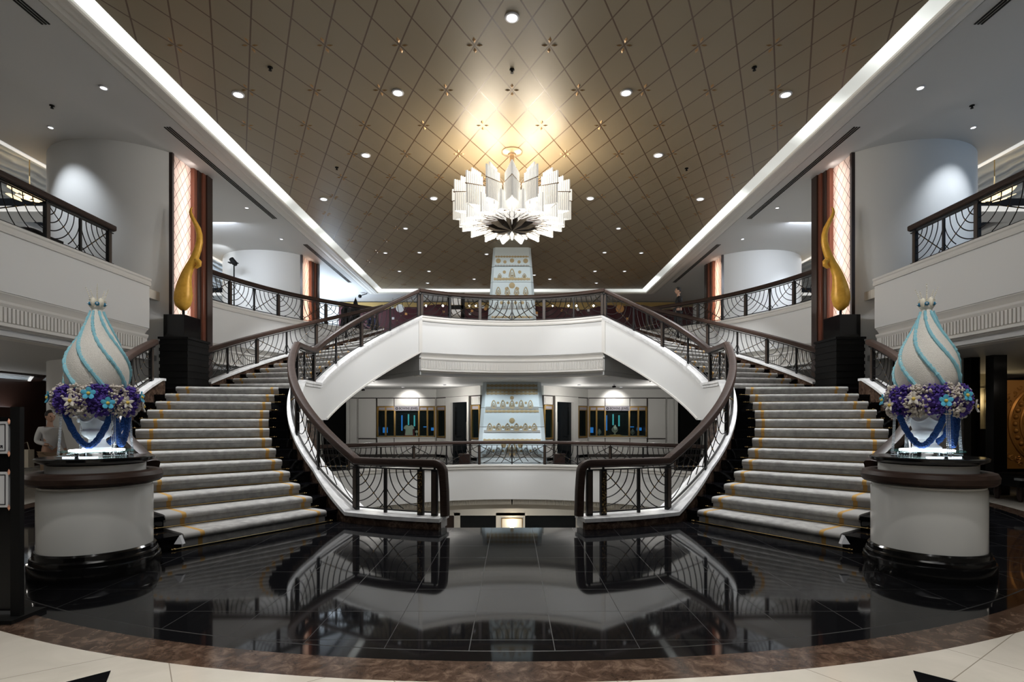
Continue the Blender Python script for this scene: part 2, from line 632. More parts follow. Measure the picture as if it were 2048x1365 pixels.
def void_r(a):
    a = abs(a)
    if a < 12.5:
        return 4.68 / math.cos(R(a))
    if a < 75:
        return 4.68
    if a < 97:
        t = (a - 75) / 22
        t = t * t * (3 - 2 * t)
        return 4.68 + (6.6 - 4.68) * t
    return 6.6


m = MB()
for i in range(180):
    a0, a1 = A360[i], A360[i + 1]
    rows = [(void_r, 0), (lambda a: 9.13, 0), (lambda a: 9.42, 1), (lambda a: 30.0, 2)]
    for j in range(3):
        mt = j if j < 2 else (2 if abs((a0 + a1) / 2) < 118 else 0)
        if j == 1 and abs((a0 + a1) / 2) > 75:
            mt = 0
        q = []
        for (f, a) in ((rows[j][0], a0), (rows[j + 1][0], a0), (rows[j + 1][0], a1), (rows[j][0], a1)):
            px, py = pos(f(a), a, 1)
            q.append((px, py, 0))
        m.add(q, [(0, 1, 2, 3)], mt)
# edge of the floor slab round the opening
for i in range(180):
    q = []
    for a, zz in ((A360[i], 0), (A360[i + 1], 0), (A360[i + 1], -0.3), (A360[i], -0.3)):
        px, py = pos(void_r(a), a, 1)
        q.append((px, py, zz))
    m.add(q, [(0, 1, 2, 3)], 0)
# black star points inlaid in the beige marble
for s in (-1, 1):
    m.add([(s * 2.52, 3.44, 0.002), (s * 2.42, 3.26, 0.002), (s * 2.2, 2.6, 0.002), (s * 2.75, 3.22, 0.002)], [(0, 1, 2, 3)], 0)
floor = struct(m.build('floor', [M['floor_black'], M['brown_marble'], M['beige']], smooth=False))

m = MB()
m.prism([(-12, 15), (12, 15), (12, 26), (-12, 26)], -4.2, -4.0)
struct(m.build('floor', M['beige'], smooth=False))

GX = 8.08                        # gallery edge, straight run


def gallery_poly(grow):
    p = [(-16.5, -3), (-(GX + grow), -3), (-(GX + grow), CY)]
    p += [pos(8.05 + grow, a) for a in lin(91, 143, 26)]
    p += [pos(4.66 + grow, a) for a in lin(144.2, 215.8, 36)]
    p += [pos(8.05 + grow, a) for a in lin(217, 269, 26)]
    p += [(GX + grow, CY), (GX + grow, -3), (16.5, -3), (16.5, 29.2), (-16.5, 29.2)]
    return p


m = MB()
m.prism(gallery_poly(0.12), 4.35, UP)
struct(m.build('floor', M['beige'], smooth=False))
m = MB()
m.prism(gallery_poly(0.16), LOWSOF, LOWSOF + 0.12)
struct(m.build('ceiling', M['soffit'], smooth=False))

# ------------------------------------------------------------------ upper ceilings
m = MB()
m.box(-6.32, 6.32, -3.5, 26.52, CEIL, CEIL + 0.1, 0)
# four-petal bronze leaves at every second crossing
j = 0
for row in range(-8, 14):
    yy = 9.272 + row * 1.26
    for q in range(-6, 7):
        xx = q * 1.268 + (0.634 if row % 2 == 0 else 0)
        if abs(xx) > 6.1 or yy > 26.3 or yy < 2:
            continue
        for (dx, dy, ln, wd) in ((0.085, 0, 0.055, 0.022), (-0.085, 0, 0.055, 0.022), (0, 0.13, 0.075, 0.03), (0, -0.13, 0.075, 0.03)):
            cx, cy = xx + dx, yy + dy
            ax = (1, 0) if dx else (0, 1)
            vs = []
            for (a, b, zz) in ((-1, 0, 0), (0, -1, 0), (1, 0, 0), (0, 1, 0), (0, 0, -0.02)):
                vs.append((cx + a * ln * ax[0] - b * wd * ax[1], cy + a * ln * ax[1] + b * wd * ax[0], CEIL - 0.001 + zz))
            m.add(vs, [(0, 1, 4), (1, 2, 4), (2, 3, 4), (3, 0, 4)], 1)
struct(m.build('ceiling', [M['lattice'], M['bronze_leaf']], smooth=False))


def u_ring(prof, closed=True):
    """profile of (offset from the lip, z) run round the three sides of the ceiling recess"""
    mb = MB()
    n = len(prof)
    paths = []
    for o, zz in prof:
        xx, yy = 6.54 + o, 26.72 + o
        paths.append([(-xx, -3.5, zz), (-xx, yy, zz), (xx, yy, zz), (xx, -3.5, zz)])
    vs = [p for path in paths for p in path]
    fs = []
    for i in range(n):
        k = (i + 1) % n
        for j in range(3):
            fs.append((i * 4 + j, i * 4 + j + 1, k * 4 + j + 1, k * 4 + j))
    mb.add(vs, fs)
    return mb


struct(u_ring([(0, 7.80), (0, 7.89), (0.10, 7.93), (0.62, 7.93), (0.62, SOF + 0.012), (0.53, SOF + 0.012), (0.53, SOF - 0.012), (0.47, 7.845), (0.40, 7.845), (0.35, 7.80), (0.26, 7.82), (0.19, 7.79), (0.09, 7.80), (0.07, 7.775), (0.02, 7.775)]).build('trim_1', M['trim'], angle=20))
strip = u_ring([(-0.245, 7.935), (0.0, 7.845), (0.0, 7.875), (-0.22, 7.96)]).build('cove_light', M['strip'], smooth=False)
tag(strip, 'bright linear cove light running round the edge of the bronze lattice ceiling', 'cove light')

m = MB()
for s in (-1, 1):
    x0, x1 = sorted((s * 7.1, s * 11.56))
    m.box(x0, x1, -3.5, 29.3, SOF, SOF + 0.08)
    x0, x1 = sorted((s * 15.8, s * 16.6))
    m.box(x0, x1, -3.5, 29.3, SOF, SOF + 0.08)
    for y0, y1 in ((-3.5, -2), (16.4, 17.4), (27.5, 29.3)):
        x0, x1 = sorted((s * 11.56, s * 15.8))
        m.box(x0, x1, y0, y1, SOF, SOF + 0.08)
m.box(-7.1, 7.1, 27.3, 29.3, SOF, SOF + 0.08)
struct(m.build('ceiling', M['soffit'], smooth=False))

M['wave'] = mat('wave_relief_ceiling', (0.55, 0.58, 0.60), 0.35)
g = NT(M['wave'])
x, y, z = g.xyz()
wv = g.n('ShaderNodeTexWave', wave_type='BANDS', bands_direction='X')
wv.inputs['Scale'].default_value = 0.85
wv.inputs['Distortion'].default_value = 7.0
wv.inputs['Detail'].default_value = 2
wv.inputs['Detail Scale'].default_value = 0.9
g.link(g.co, wv.inputs['Vector'])
g.color(g.ramp(wv.outputs['Fac'], [(0.0, (0.42, 0.46, 0.50)), (1.0, (0.66, 0.68, 0.68))]))
g.bump(wv.outputs['Fac'], 0.9, 0.12)
m = MB()
for s in (-1, 1):
    for y0, y1 in ((-2, 16.4), (17.4, 27.5)):
        x0, x1 = sorted((s * 11.56, s * 15.8))
        m.box(x0, x1, y0, y1, SOF + 0.35, SOF + 0.4)
struct(m.build('ceiling', M['wave'], smooth=False))
for s in (-1, 1):
    for i, (y0, y1) in enumerate(((-2, 16.4), (17.4, 27.5))):
        m = MB()
        x0, x1 = sorted((s * 11.50, s * 11.62))
        m.box(x0, x1, y0, y1, SOF - 0.02, SOF + 0.10)
        x0, x1 = sorted((s * 11.50, s * 15.85))
        m.box(x0, x1, y1 - 0.06, y1 + 0.06, SOF - 0.02, SOF + 0.10)
        o = m.build('coffer_light', M['coffer'] if 'coffer' in M else M.setdefault('coffer', emis('coffer_light_strip', (1, 0.98, 0.93), 0.55)), smooth=False)
        tag(o, f'thin white light strip edging the wavy gallery ceiling on the {SIDE[s]}, ' + ('near pillar' if i == 0 else 'beyond the golden flame'), 'light strip')

# linear slot diffusers in the soffit
for s in (-1, 1):
    for i, (y0, y1) in enumerate(((3.5, 8.7), (11.75, 17.1), (19.6, 25.0))):
        m = MB()
        for k in range(3):
            xx = s * (7.35 + 0.055 * k)
            m.box(xx - 0.014, xx + 0.014, y0, y1, SOF - 0.012, SOF + 0.01, 0)
        o = m.build('slot_vent', [M['matteblack'], M['soffit']], smooth=False)
        tag(o, f'dark slotted air vent in the white soffit, {SIDE[s]} side, ' + ('overhead at the top corner', 'above the golden flame', 'by the far pillar')[i], 'vent')

# ------------------------------------------------------------------ walls
m = MB()
m.box(-17, 17, 29.2, 29.5, 0, 8.4)
struct(m.build('wall_back', M['white'], smooth=False))
for s in (-1, 1):
    x0, x1 = sorted((s * 16.5, s * 16.8))
    m = MB()
    m.box(x0, x1, -3, 29.5, 3.0, 8.4)
    struct(m.build('wall_' + SIDE[s], M['white'], smooth=False))
    m = MB()
    m.box(x0, x1, -3, 29.5, 0, 3.0)
    struct(m.build('wall_' + SIDE[s], M['darkwood'], smooth=False))


# fascia, cornice and fluted frieze along the gallery edges
def edge_path(kind, s):
    pts, sides = [], []
    if kind == 'straight':
        for yy in lin(-3, 12.2, 8):
            pts.append((s * GX, yy, 0))
            sides.append((-s, 0, 0))
    elif kind == 'arc':
        for a in lin(99, 144.0, 30):
            px, py = pos(8.05, a, s)
            pts.append((px, py, 0))
            d = Vector((-px, CY - py, 0)).normalized()
            sides.append(tuple(d))
    else:
        for a in lin(144.0, 216.0, 48):
            px, py = pos(4.64, a, s)
            pts.append((px, py, 0))
            d = Vector((-px, CY - py, 0)).normalized()
            sides.append(tuple(d))
    return pts, sides


def run(kind, s, prof, name, mt, angle=25):
    pts, sides = edge_path(kind, s)
    mb = MB()
    # explicit frame: side = towards the opening, up = z
    n = len(prof)
    vs, fs = [], []
    for p, d in zip(pts, sides):
        for a, b in prof:
            vs.append((p[0] + a * d[0], p[1] + a * d[1], b))
    k = len(pts)
    for i in range(k - 1):
        for j in range(n):
            fs.append((i * n + j, i * n + (j + 1) % n, (i + 1) * n + (j + 1) % n, (i + 1) * n + j))
    fs.append(tuple(range(n)))
    fs.append(tuple(range((k - 1) * n, k * n)))
    mb.add(vs, fs)
    return struct(mb.build(name, mt, angle=angle))


tn = [2]


def trim_name():
    tn[0] += 1
    return f'trim_{tn[0]}'


for kind, s in (('straight', -1), ('straight', 1), ('arc', -1), ('arc', 1), ('balcony', -1)):
    nm = {'straight': 'wall_' + SIDE[s], 'arc': 'wall_' + SIDE[s], 'balcony': 'wall_balcony'}[kind]
    run(kind, s, [(-0.22, 3.62), (0, 3.62), (0, 4.56), (-0.22, 4.56)], nm, M['white'])
    run(kind, s, [(-0.25, 4.56), (0.035, 4.56), (0.045, 4.60), (0.03, 4.66), (0.05, 4.68), (0.05, 4.72), (-0.25, 4.72)], trim_name(), M['trim'])
    run(kind, s, [(-0.3, 3.45), (-0.10, 3.45), (-0.10, 3.50), (-0.06, 3.56), (-0.02, 3.60), (-0.02, 3.63), (-0.3, 3.63)], trim_name(), M['trim'])
    run(kind, s, [(-0.3, 3.40), (-0.04, 3.40), (-0.02, 3.44), (-0.02, 3.48), (-0.3, 3.48)], trim_name(), M['trim'])
    run(kind, s, [(-0.3, 3.08), (-0.02, 3.08), (-0.02, 3.13), (-0.05, 3.14), (-0.05, 3.40), (-0.3, 3.40)], trim_name(), M['trim'])
    run(kind, s, [(-0.5, LOWSOF - 0.02), (-0.24, LOWSOF - 0.02), (-0.20, 3.02), (-0.14, 3.06), (-0.14, 3.09), (-0.5, 3.09)], trim_name(), M['trim'])
    # flutes of the frieze
    mb = MB()
    if kind == 'straight':
        n = int(15.2 / 0.075)
        for i in range(n):
            yy = -2.9 + 15.0 * i / n
            if yy < 2:
                continue
            xx = s * (GX + 0.05)
            d = -s * 0.028
            x0, x1 = sorted((xx, xx + d))
            mb.box(x0, x1, yy - 0.024, yy + 0.024, 3.15, 3.385, 0)
        for i in range(int(9.0 / 0.075)):          # the nearer length is an open grille: dark slots
            yy = -2.9 + 15.0 * (i + 0.5) / n + 2.0
            xx = s * (GX + 0.05)
            x0, x1 = sorted((xx, xx - s * 0.004))
            if yy < 9.2:
                mb.box(x0, x1, yy - 0.014, yy + 0.014, 3.16, 3.375, 1)
    else:
        r = 8.10 if kind == 'arc' else 4.69
        a0, a1 = (99.5, 143.8) if kind == 'arc' else (144.3, 215.7)
        n = int(r * R(a1 - a0) / (0.075 if kind == 'arc' else 0.052))
        for i in range(n + 1):
            a = a0 + (a1 - a0) * i / n
            w = math.degrees((0.022 if kind == 'arc' else 0.016) / r)
            mb.sector(r - 0.028, r, [a - w, a + w], 3.15, 3.385, s)
    struct(mb.build(trim_name(), [M['trim'], M['matteblack']], smooth=False))

# narrow pilaster marking each balcony corner
m = MB()
for a in (143.4, 216.6):
    m.sector(4.58, 4.86, [a - 0.7, a + 0.7], 3.6, 4.57)
struct(m.build(trim_name(), M['trim'], smooth=False))

# round pillars with the copper niche
for s in (-1, 1):
    for i, yc in enumerate((14.21, 22.18)):
        cxp, rp = 9.50, 1.973
        half = math.sqrt(rp ** 2 - (cxp - 8.04) ** 2)
        poly = []
        y0 = yc - half
        for k in range(37):                 # front half of the round, from the niche edge to the outer side
            a_ = math.pi * 2 - math.acos((cxp - 8.04) / rp) - (math.pi - math.acos((cxp - 8.04) / rp)) * k / 36
            poly.append((s * (cxp - rp * math.cos(a_)), yc + rp * math.sin(a_)))
        poly += [(s * 10.9, yc + 0.75), (s * 9.3, yc + 0.75), (s * 8.04, y0 + 1.42)]
        m = MB()
        m.prism(poly, 0, SOF)
        o = struct(m.build('pillar', M['white'], angle=20))
        # niche: copper lattice panel, dark reveal, pilaster
        t = empty('niche_panel', (s * 8.04, y0 + 0.7, LAND if i == 0 else UP),
                  f'lit pink copper lattice panel, {SIDE[s]} pillar ' + ('behind the golden flame' if i == 0 else 'at the far gallery end'), 'wall panel')
        zb = LAND if i == 0 else UP
        x0, x1 = sorted((s * 8.055, s * 8.02))
        m = MB()
        m.box(x0, x1, y0 + 0.05, y0 + 0.78, zb, SOF - 0.01)
        under(m.build('lattice_panel', M['copper'], smooth=False), t)
        x0, x1 = sorted((s * 8.06, s * 7.98))
        m = MB()
        m.box(x0, x1, y0 - 0.02, y0 + 0.05, zb, SOF)
        under(m.build('edge_frame', M['darkwood'], smooth=False), t)
        t2 = empty('pilaster', (s * 8.0, y0 + 1.05, zb), f'dark copper-brown fluted pilaster beside the {SIDE[s]} lattice panel ' + ('behind the golden flame' if i == 0 else 'at the far end of the gallery'), 'pilaster')
        for k, (ya, yb, xo, mt) in enumerate(((0.78, 0.90, 7.93, 'copperwood'), (0.90, 1.05, 7.90, 'darkwood'), (1.05, 1.17, 7.86, 'copperwood'), (1.17, 1.42, 7.82, 'darkwood'))):
            x0, x1 = sorted((s * 8.06, s * xo))
            m = MB()
            m.box(x0, x1, y0 + ya, y0 + yb, zb, SOF - 0.005)
            under(m.build('moulding', M[mt], smooth=False), t2)

# ------------------------------------------------------------------ mezzanine opening rim
for s in (-1, 1):
    arc = lin(97, 180, 60)
    mb = MB()
    mb.sector(6.5, 6.7, arc, -1.2, -0.12, s)
    struct(mb.build('wall_' + SIDE[s], M['white']))
    mb = MB()
    mb.sector(6.46, 6.75, arc, -0.12, 0.02, s)
    mb.sector(6.43, 6.75, arc, -0.03, 0.015, s)
    struct(mb.build(trim_name(), M['trim']))
    mb = MB()
    mb.sector(6.57, 6.9, arc, -1.40, -1.2, s)
    mb.sector(6.66, 7.2, arc, -1.55, -1.40, s)
    for a in lin(97, 180, 170):
        mb.sector(6.535, 6.58, [a - 0.13, a + 0.13], -1.38, -1.21, s)
    struct(mb.build(trim_name(), mat('shaded_frieze', (0.40, 0.37, 0.31), 0.6)))  # tan paints in the weaker light on this coved underside
    # radial wall closing the balcony structure over the stair
    mb = MB()
    mb.sector(4.72, 8.1, [143.9, 144.4], LOWSOF, 4.42, s)
    for z0, z1 in ((3.08, 3.42), (3.46, 3.52)):
        mb.sector(4.70, 8.1, [143.6, 144.4], z0, z1, s)
    struct(mb.build('wall_' + SIDE[s], M['soffit'], smooth=False))
    # side return of the opening under the stair
    mb = MB()
    mb.sector(4.62, 4.72, lin(12.5, 76, 30), -1.5, -0.0, s)
    struct(mb.build('wall_' + SIDE[s], M['white']))

# ------------------------------------------------------------------ the two curved stairs


def nose(k):
    return 33.7 + 4.03 * (k - 1) if k <= 13 else 96.5 + 3.95 * (k - 14)


def pw(pts):
    def f(a):
        if a <= pts[0][0]:
            return pts[0][1]
        for (a0, v0), (a1, v1) in zip(pts, pts[1:]):
            if a <= a1:
                return v0 + (v1 - v0) * (a - a0) / (a1 - a0)
        return pts[-1][1]
    return f


capz = pw([(31, 0.165), (81, 2.46), (95, 2.47), (144, 4.72)])
botz = pw([(99, 1.58), (144, 3.62)])
CIN, CIX = 4.56, 4.80            # inner curb
cix = pw([(31, 4.97), (44, 4.80)])
cap_in = lambda a: cix(a) + 0.03
skirt_in = lambda a: cix(a) - 0.1
CON, COX = 7.46, 7.72            # outer curb


def fine(a0, a1, step=2.0):
    n = max(1, int(math.ceil((a1 - a0) / step)))
    return lin(a0, a1, n)


def kinked(a0, a1):
    q = sorted(set([a0, a1] + [k for k in (31, 37, 44, 81, 95, 99) if a0 < k < a1]))
    out = []
    for p, r_ in zip(q, q[1:]):
        out += fine(p, r_)[:-1]
    return out + [a1]


for s in (-1, 1):
    sd = SIDE[s]
    st = empty('curved_staircase', (s * 5.2, 9.0, 0), f'{sd} curved stair of black granite steps rising from the lobby to the balcony', 'staircase')
    for k in range(1, 27):
        a0 = nose(k)
        if k == 26:
            a1 = 144.6
        elif k == 13:
            a1 = nose(14) + 0.3
        else:
            a1 = nose(k + 1) + 0.3
        m = MB()
        ro = COX - 0.2 if k != 13 else 8.02
        zb = max(0, k * RISE - 0.36)
        m.sector(CIX - 0.02, ro, fine(a0 + 0.32, a1), zb, k * RISE - 0.04, s)
        m.sector(CIX - 0.02, ro, fine(a0, a1 + 0.3), k * RISE - 0.04, k * RISE, s)
        o = m.build('landing' if k == 13 else 'step', M['granite'], smooth=False)
        under(o, st)
    # inner curb: marble on the stair side, white plaster towards the hall
    m = MB()
    m.sector(skirt_in, cix, kinked(12.2, 95), 0, lambda a: capz(a) - 0.05, s)
    under(m.build('marble_skirting', M['brown_marble'], angle=20), st)
    m = MB()
    m.sector(CIN + 0.04, skirt_in, kinked(12.2, 84), lambda a: 0 if a < 80 else 1.2, lambda a: capz(a) - 0.05, s)
    under(m.build('inner_wall', M['white'], angle=20), st)
    m = MB()
    m.sector(CIN + 0.04, CIX - 0.1, kinked(80, 144), botz, lambda a: capz(a) - 0.05, s)
    under(m.build('stringer', M['white'], angle=20), st)
    m = MB()
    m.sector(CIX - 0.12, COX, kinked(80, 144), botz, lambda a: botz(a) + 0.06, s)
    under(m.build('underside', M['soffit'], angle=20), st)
    m = MB()
    m.sector(CIN, cap_in, kinked(12.0, 144), lambda a: capz(a) - 0.055, capz, s)
    m.sector(CIN + 0.02, CIN + 0.05, kinked(82, 144), lambda a: capz(a) - 0.12, lambda a: capz(a) - 0.05, s)
    under(m.build('curb_cap', M['capstone'], angle=20), st)
    # a slim bead along the lower edge of the stringer
    m = MB()
    m.sector(CIN + 0.015, CIN + 0.06, kinked(99, 143.5), botz, lambda a: botz(a) + 0.05, s)
    under(m.build('bead', M['trim'], angle=20), st)
    for (a0, a1, zb_) in ((36, 82, 0), (96, 144, None)):
        m = MB()
        m.sector(CON, COX, kinked(a0, a1), 0 if zb_ == 0 else botz, lambda a: capz(a) - 0.05, s)
        under(m.build('outer_curb', M['brown_marble'], angle=20), st)
        m = MB()
        m.sector(CON - 0.02, COX + 0.03, kinked(a0, a1), lambda a: capz(a) - 0.05, capz, s)
        under(m.build('curb_cap', M['capstone'], angle=20), st)
    # outer face of the upper flight
    m = MB()
    m.sector(COX - 0.04, COX, kinked(96, 144), lambda a: botz(a), lambda a: capz(a) - 0.05, s)
    under(m.build('outer_stringer', M['white'], angle=20), st)

    # carpet runners with brass rods
    cols = [5.16, 5.27, 5.325, 6.99, 7.045, 7.24]
    cm = [1, 2, 0, 2, 1]
    for part, (k0, k1) in (('lower', (1, 13)), ('upper', (14, 26))):
        cr = empty('stair_runner', (*pos(6.2, nose(k0), s), (k0 - 1) * RISE), f'grey runner carpet with gold side stripes on the {part} flight of the {sd} stair', 'carpet')
        prof = []
        for k in range(k0, k1 + 1):
            z0, z1 = (k - 1) * RISE, k * RISE
            a = nose(k)
            d = 0.2
            prof += [(a + d, z0 + (0.022 if k > k0 else 0.004)), (a + d, z1 - 0.052), (a - d, z1 - 0.048), (a - d * 1.5, z1 - 0.030), (a - d * 1.4, z1 - 0.006), (a - d * 0.6, z1 + 0.014), (a + 0.3, z1 + 0.022)]
            if k < k1:
                prof.append((nose(k + 1) + d - 0.02, z1 + 0.022))
        prof += [((95.5 if part == 'lower' else 150), k1 * RISE + 0.022)]
        if part == 'lower':
            prof[-1:] = [(a, LAND + 0.022) for a in (85, 88, 91, 94, nose(14) + 0.18)]
        m = MB()
        nc = len(cols)
        vs = []
        for a, zz in prof:
            for r_ in cols:
                px, py = pos(r_, a, s)
                vs.append((px, py, zz))
        fs, mi = [], []
        for i in range(len(prof) - 1):
            for j in range(nc - 1):
                fs.append((i * nc + j, i * nc + j + 1, (i + 1) * nc + j + 1, (i + 1) * nc + j))
                mi.append(cm[j])
        m.v, m.f, m.m = vs, fs, mi
        # folded edges down the sides
        for j0 in (0, nc - 1):
            for i in range(len(prof) - 1):
                q = [vs[i * nc + j0], vs[(i + 1) * nc + j0]]
                q2 = [(q[1][0], q[1][1], q[1][2] - 0.03), (q[0][0], q[0][1], q[0][2] - 0.03)]
                m.add(q + q2, [(0, 1, 2, 3)], 1)
        under(m.build('carpet', [M['carpet'], M['carpet_edge'], M['carpet_gold']], angle=50, recalc=False), cr)
        for k in range(k0, k1 + 1):
            a = nose(k) + 0.04
            zz = (k - 1) * RISE + (0.035 if k > 1 else 0.016)
            p0, p1 = pos(5.07, a, s), pos(7.33, a, s)
            m = MB()
            m.tube([(*p0, zz), (*p1, zz)], 0.0085, 8)
            for p, q in ((p0, p1), (p1, p0)):
                d = Vector((p[0] - q[0], p[1] - q[1], 0)).normalized()
                m.ball((p[0], p[1], zz), 0.021, 8, 6)
                e = (p[0] + d.x * 0.03, p[1] + d.y * 0.03, zz)
                m.ball(e, 0.013, 8, 5)
            under(m.build('carpet_rod', M['brass']), cr)

# ------------------------------------------------------------------ railings with spider-web ironwork
HR_PROF = [(-0.072, -0.035), (-0.055, -0.052), (0.055, -0.052), (0.072, -0.035), (0.075, 0.034), (0.060, 0.054), (0.030, 0.060), (-0.030, 0.060), (-0.060, 0.054), (-0.075, 0.034)]
H_TOP, H_BAR, H_LOW = 0.77, 0.675, 0.05


def railing(name, label, path, marks, cat='railing', rail_span=None, detail=1.0, curl=False, group=None, sub=2.0, wire=1.0):
    """path(t) -> (x, y, z of the curb); marks = [(t, 'post' | 'bar' | 'gold')]"""
    root = empty(name, path(marks[0][0]), label, cat, group)

    def tangent(t):
        e = 0.02
        a, b = path(t - e), path(t + e)
        d = Vector((b[0] - a[0], b[1] - a[1], 0)).normalized()
        return d
    t0, t1 = rail_span if rail_span else (marks[0][0], marks[-1][0])
    ts = []
    keys = sorted(set([t0, t1] + [k for k in (31, 81, 95) if sub > 1 and t0 < k < t1]))
    for p, q in zip(keys, keys[1:]):
        n = max(1, int(math.ceil(abs(q - p) / sub)))
        ts += [p + (q - p) * i / n for i in range(n)]
    ts.append(keys[-1])
    pts, sides = [], []
    for t in ts:
        x_, y_, z_ = path(t)
        d = tangent(t)
        pts.append((x_, y_, z_ + H_TOP))
        sides.append((d.y, -d.x, 0))
    if curl:
        p, d = Vector(pts[0]), -tangent(ts[0])
        add = []
        for i in range(7):
            w = R(90) * i / 6
            add.append(p + d * 0.13 * math.sin(w) + Vector((0, 0, -0.13 * (1 - math.cos(w)))))
        add.append(p + d * 0.15 + Vector((0, 0, -0.40)))
        add.append(p + d * 0.16 + Vector((0, 0, -0.765)))
        pts = [tuple(q) for q in add[::-1]] + pts[1:]
        sides = [sides[0]] * len(add) + sides[1:]
    m = MB()
    m.sweep(pts, sides, HR_PROF)
    under(m.build('handrail', M['rail'], angle=40), root)
    for nm, h, w, hh in (('top_bar', H_BAR, 0.016, 0.009), ('bottom_bar', H_LOW, 0.016, 0.009), ('glazing_bar', H_TOP - 0.056, 0.03, 0.006)):
        bp = [(path(t)[0], path(t)[1], path(t)[2] + h) for t in ts]
        sd_ = []
        for t in ts:
            d = tangent(t)
            sd_.append((d.y, -d.x, 0))
        m = MB()
        m.sweep(bp, sd_, [(-w, -hh), (w, -hh), (w, hh), (-w, hh)])
        under(m.build(nm, M['iron'], smooth=False), root)
    # posts and bars
    for t, kind in marks:
        x_, y_, z_ = path(t)
        d = tangent(t)
        m = MB()
        if kind == 'bar':
            m.obox((x_, y_), (d.x, d.y), 0.022, 0.018, z_ - 0.01, z_ + H_BAR)
            under(m.build('baluster', M['iron'], smooth=False), root)
        else:
            m.obox((x_, y_), (d.x, d.y), 0.046, 0.03, z_ - 0.01, z_ + H_BAR + 0.005)
            m.obox((x_, y_), (d.x, d.y), 0.014, 0.014, z_ + H_BAR, z_ + H_TOP - 0.04)
            po = under(m.build('post', M['iron'], smooth=False), root)
            m = MB()
            nx, ny = d.y, -d.x
            for sg in (-1, 1):
                c = (x_ + sg * nx * 0.032, y_ + sg * ny * 0.032)
                m.obox(c, (d.x, d.y), 0.034, 0.004, z_ + 0.03, z_ + H_BAR - 0.03)
            pl = m.build('face_plate', M['goldpost'] if kind == 'gold' else M['bronze'], smooth=False)
            pl.parent = po
    # webs
    tr = 0.0085 * wire
    for (ta, ka), (tb, kb) in zip(marks, marks[1:]):
        th, to = (ta, tb) if ka != 'bar' else (tb, ta)
        a, b = path(th), path(to)
        # true length along the path
        L = 0
        prev = None
        for i in range(9):
            p = path(th + (to - th) * i / 8)
            if prev:
                L += math.hypot(p[0] - prev[0], p[1] - prev[1])
            prev = p
        if L < 0.25:
            continue
        v1, v0 = H_BAR, H_LOW
        hgt = v1 - v0

        def P3(u, v):
            x_, y_, z_ = path(th + (to - th) * u / L)
            return (x_, y_, z_ + v)
        m = MB()
        diag = math.hypot(L, hgt)
        frs = (0.2, 0.34, 0.48, 0.62, 0.76, 0.90)
        for fr in frs:
            rad = fr * diag
            run_ = []
            nseg = 14
            for i in range(nseg + 1):
                w = R(90) * i / nseg
                u, v = rad * math.cos(w), rad * math.sin(w)
                ok = u <= L and v <= hgt
                if ok:
                    run_.append(P3(u, v1 - v))
                else:
                    if len(run_) > 1:
                        m.tube(run_, tr, 4, 0, False)
                    run_ = []
            if len(run_) > 1:
                m.tube(run_, tr, 4, 0, False)
        m.tube([P3(L * i / 8, v1 - hgt * i / 8) for i in range(9)], tr, 4, 0, False)
        if detail > 0.5:
            for fr in frs[:5]:
                m.ball(P3(L * fr, v1 - hgt * fr), 0.016, 6, 4, mat=1)
        under(m.build('web_panel', [M['iron'], M['stud']], angle=60), root)
    return root


for s in (-1, 1):
    sd = SIDE[s]

    def inner(a, s=s):
        return (*pos(RI, a, s), capz(a))

    def outer_low(a, s=s):
        return (*pos(7.58, a, s), capz(a))

    def outer_up(a, s=s):
        return (*pos(7.58, a, s), capz(a))

    def far_gallery(a, s=s):
        return (*pos(8.12, a, s), 4.72)

    def near_gallery(t, s=s):
        return (s * (GX + 0.08), t, 4.72)

    def near_rail(t, s=s):
        return inner(t, s)
    railing('stair_railing', f'inner railing of the {sd} stair, from the curled lobby end up to the balcony corner', inner,
            [(13.9, 'post'), (16.6, 'gold'), (24, 'bar'), (31.2, 'post'), (43.6, 'bar'), (56.2, 'post'), (69, 'bar'), (80.6, 'post'), (87.8, 'bar'), (94.6, 'post'),
             (107.3, 'bar'), (119.5, 'post'), (132, 'bar'), (143.6, 'post')], rail_span=(13.9, 144), curl=True, sub=1.8)
    railing('stair_railing', f'outer railing along the lower flight of the {sd} stair, ending at the round pillar', outer_low,
            [(35, 'post'), (42.5, 'bar'), (50, 'post'), (57.5, 'bar'), (65, 'post'), (72, 'bar'), (79.4, 'post')], rail_span=(33.5, 80.6), sub=2.5, wire=1.1)
    railing('stair_railing', f'outer railing along the upper flight of the {sd} stair, behind the golden flame', outer_up,
            [(95.5, 'post'), (102, 'bar'), (110, 'post'), (118, 'bar'), (126, 'post'), (134, 'bar'), (142.5, 'post')], rail_span=(95, 144), sub=2.5, wire=1.3)
    railing('gallery_railing', f'curved railing of the upper gallery on the {sd} beyond the golden flame', far_gallery,
            [(101, 'bar'), (107, 'post'), (113, 'bar'), (119, 'post'), (125, 'bar'), (131, 'post'), (137, 'bar'), (143, 'post')], rail_span=(99, 145), sub=2.5, wire=1.3)
    railing('gallery_railing', f'straight upper gallery railing at the {sd} edge, ending at the near pillar', near_gallery,
            [(4.6, 'post'), (5.4, 'bar'), (6.1, 'post'), (6.85, 'bar'), (7.6, 'post'), (8.35, 'bar'), (9.1 + 0.5, 'post'), (10.35, 'bar'), (11.08, 'post')], rail_span=(3.5, 11.2), sub=0.6, wire=1.2)


def balcony(a):
    return (*pos(4.72, a, -1), 4.72)


railing('balcony_railing', 'curved railing across the upper balcony in the centre, below the chandelier', balcony,
        [(144.6, 'post'), (156, 'bar'), (167.6, 'post'), (180, 'bar'), (192.4, 'post'), (204, 'bar'), (215.4, 'post')], rail_span=(143.6, 216.4), sub=1.8, wire=1.4)


def mezz(a):
    return (*pos(6.62, a, -1), 0.02)


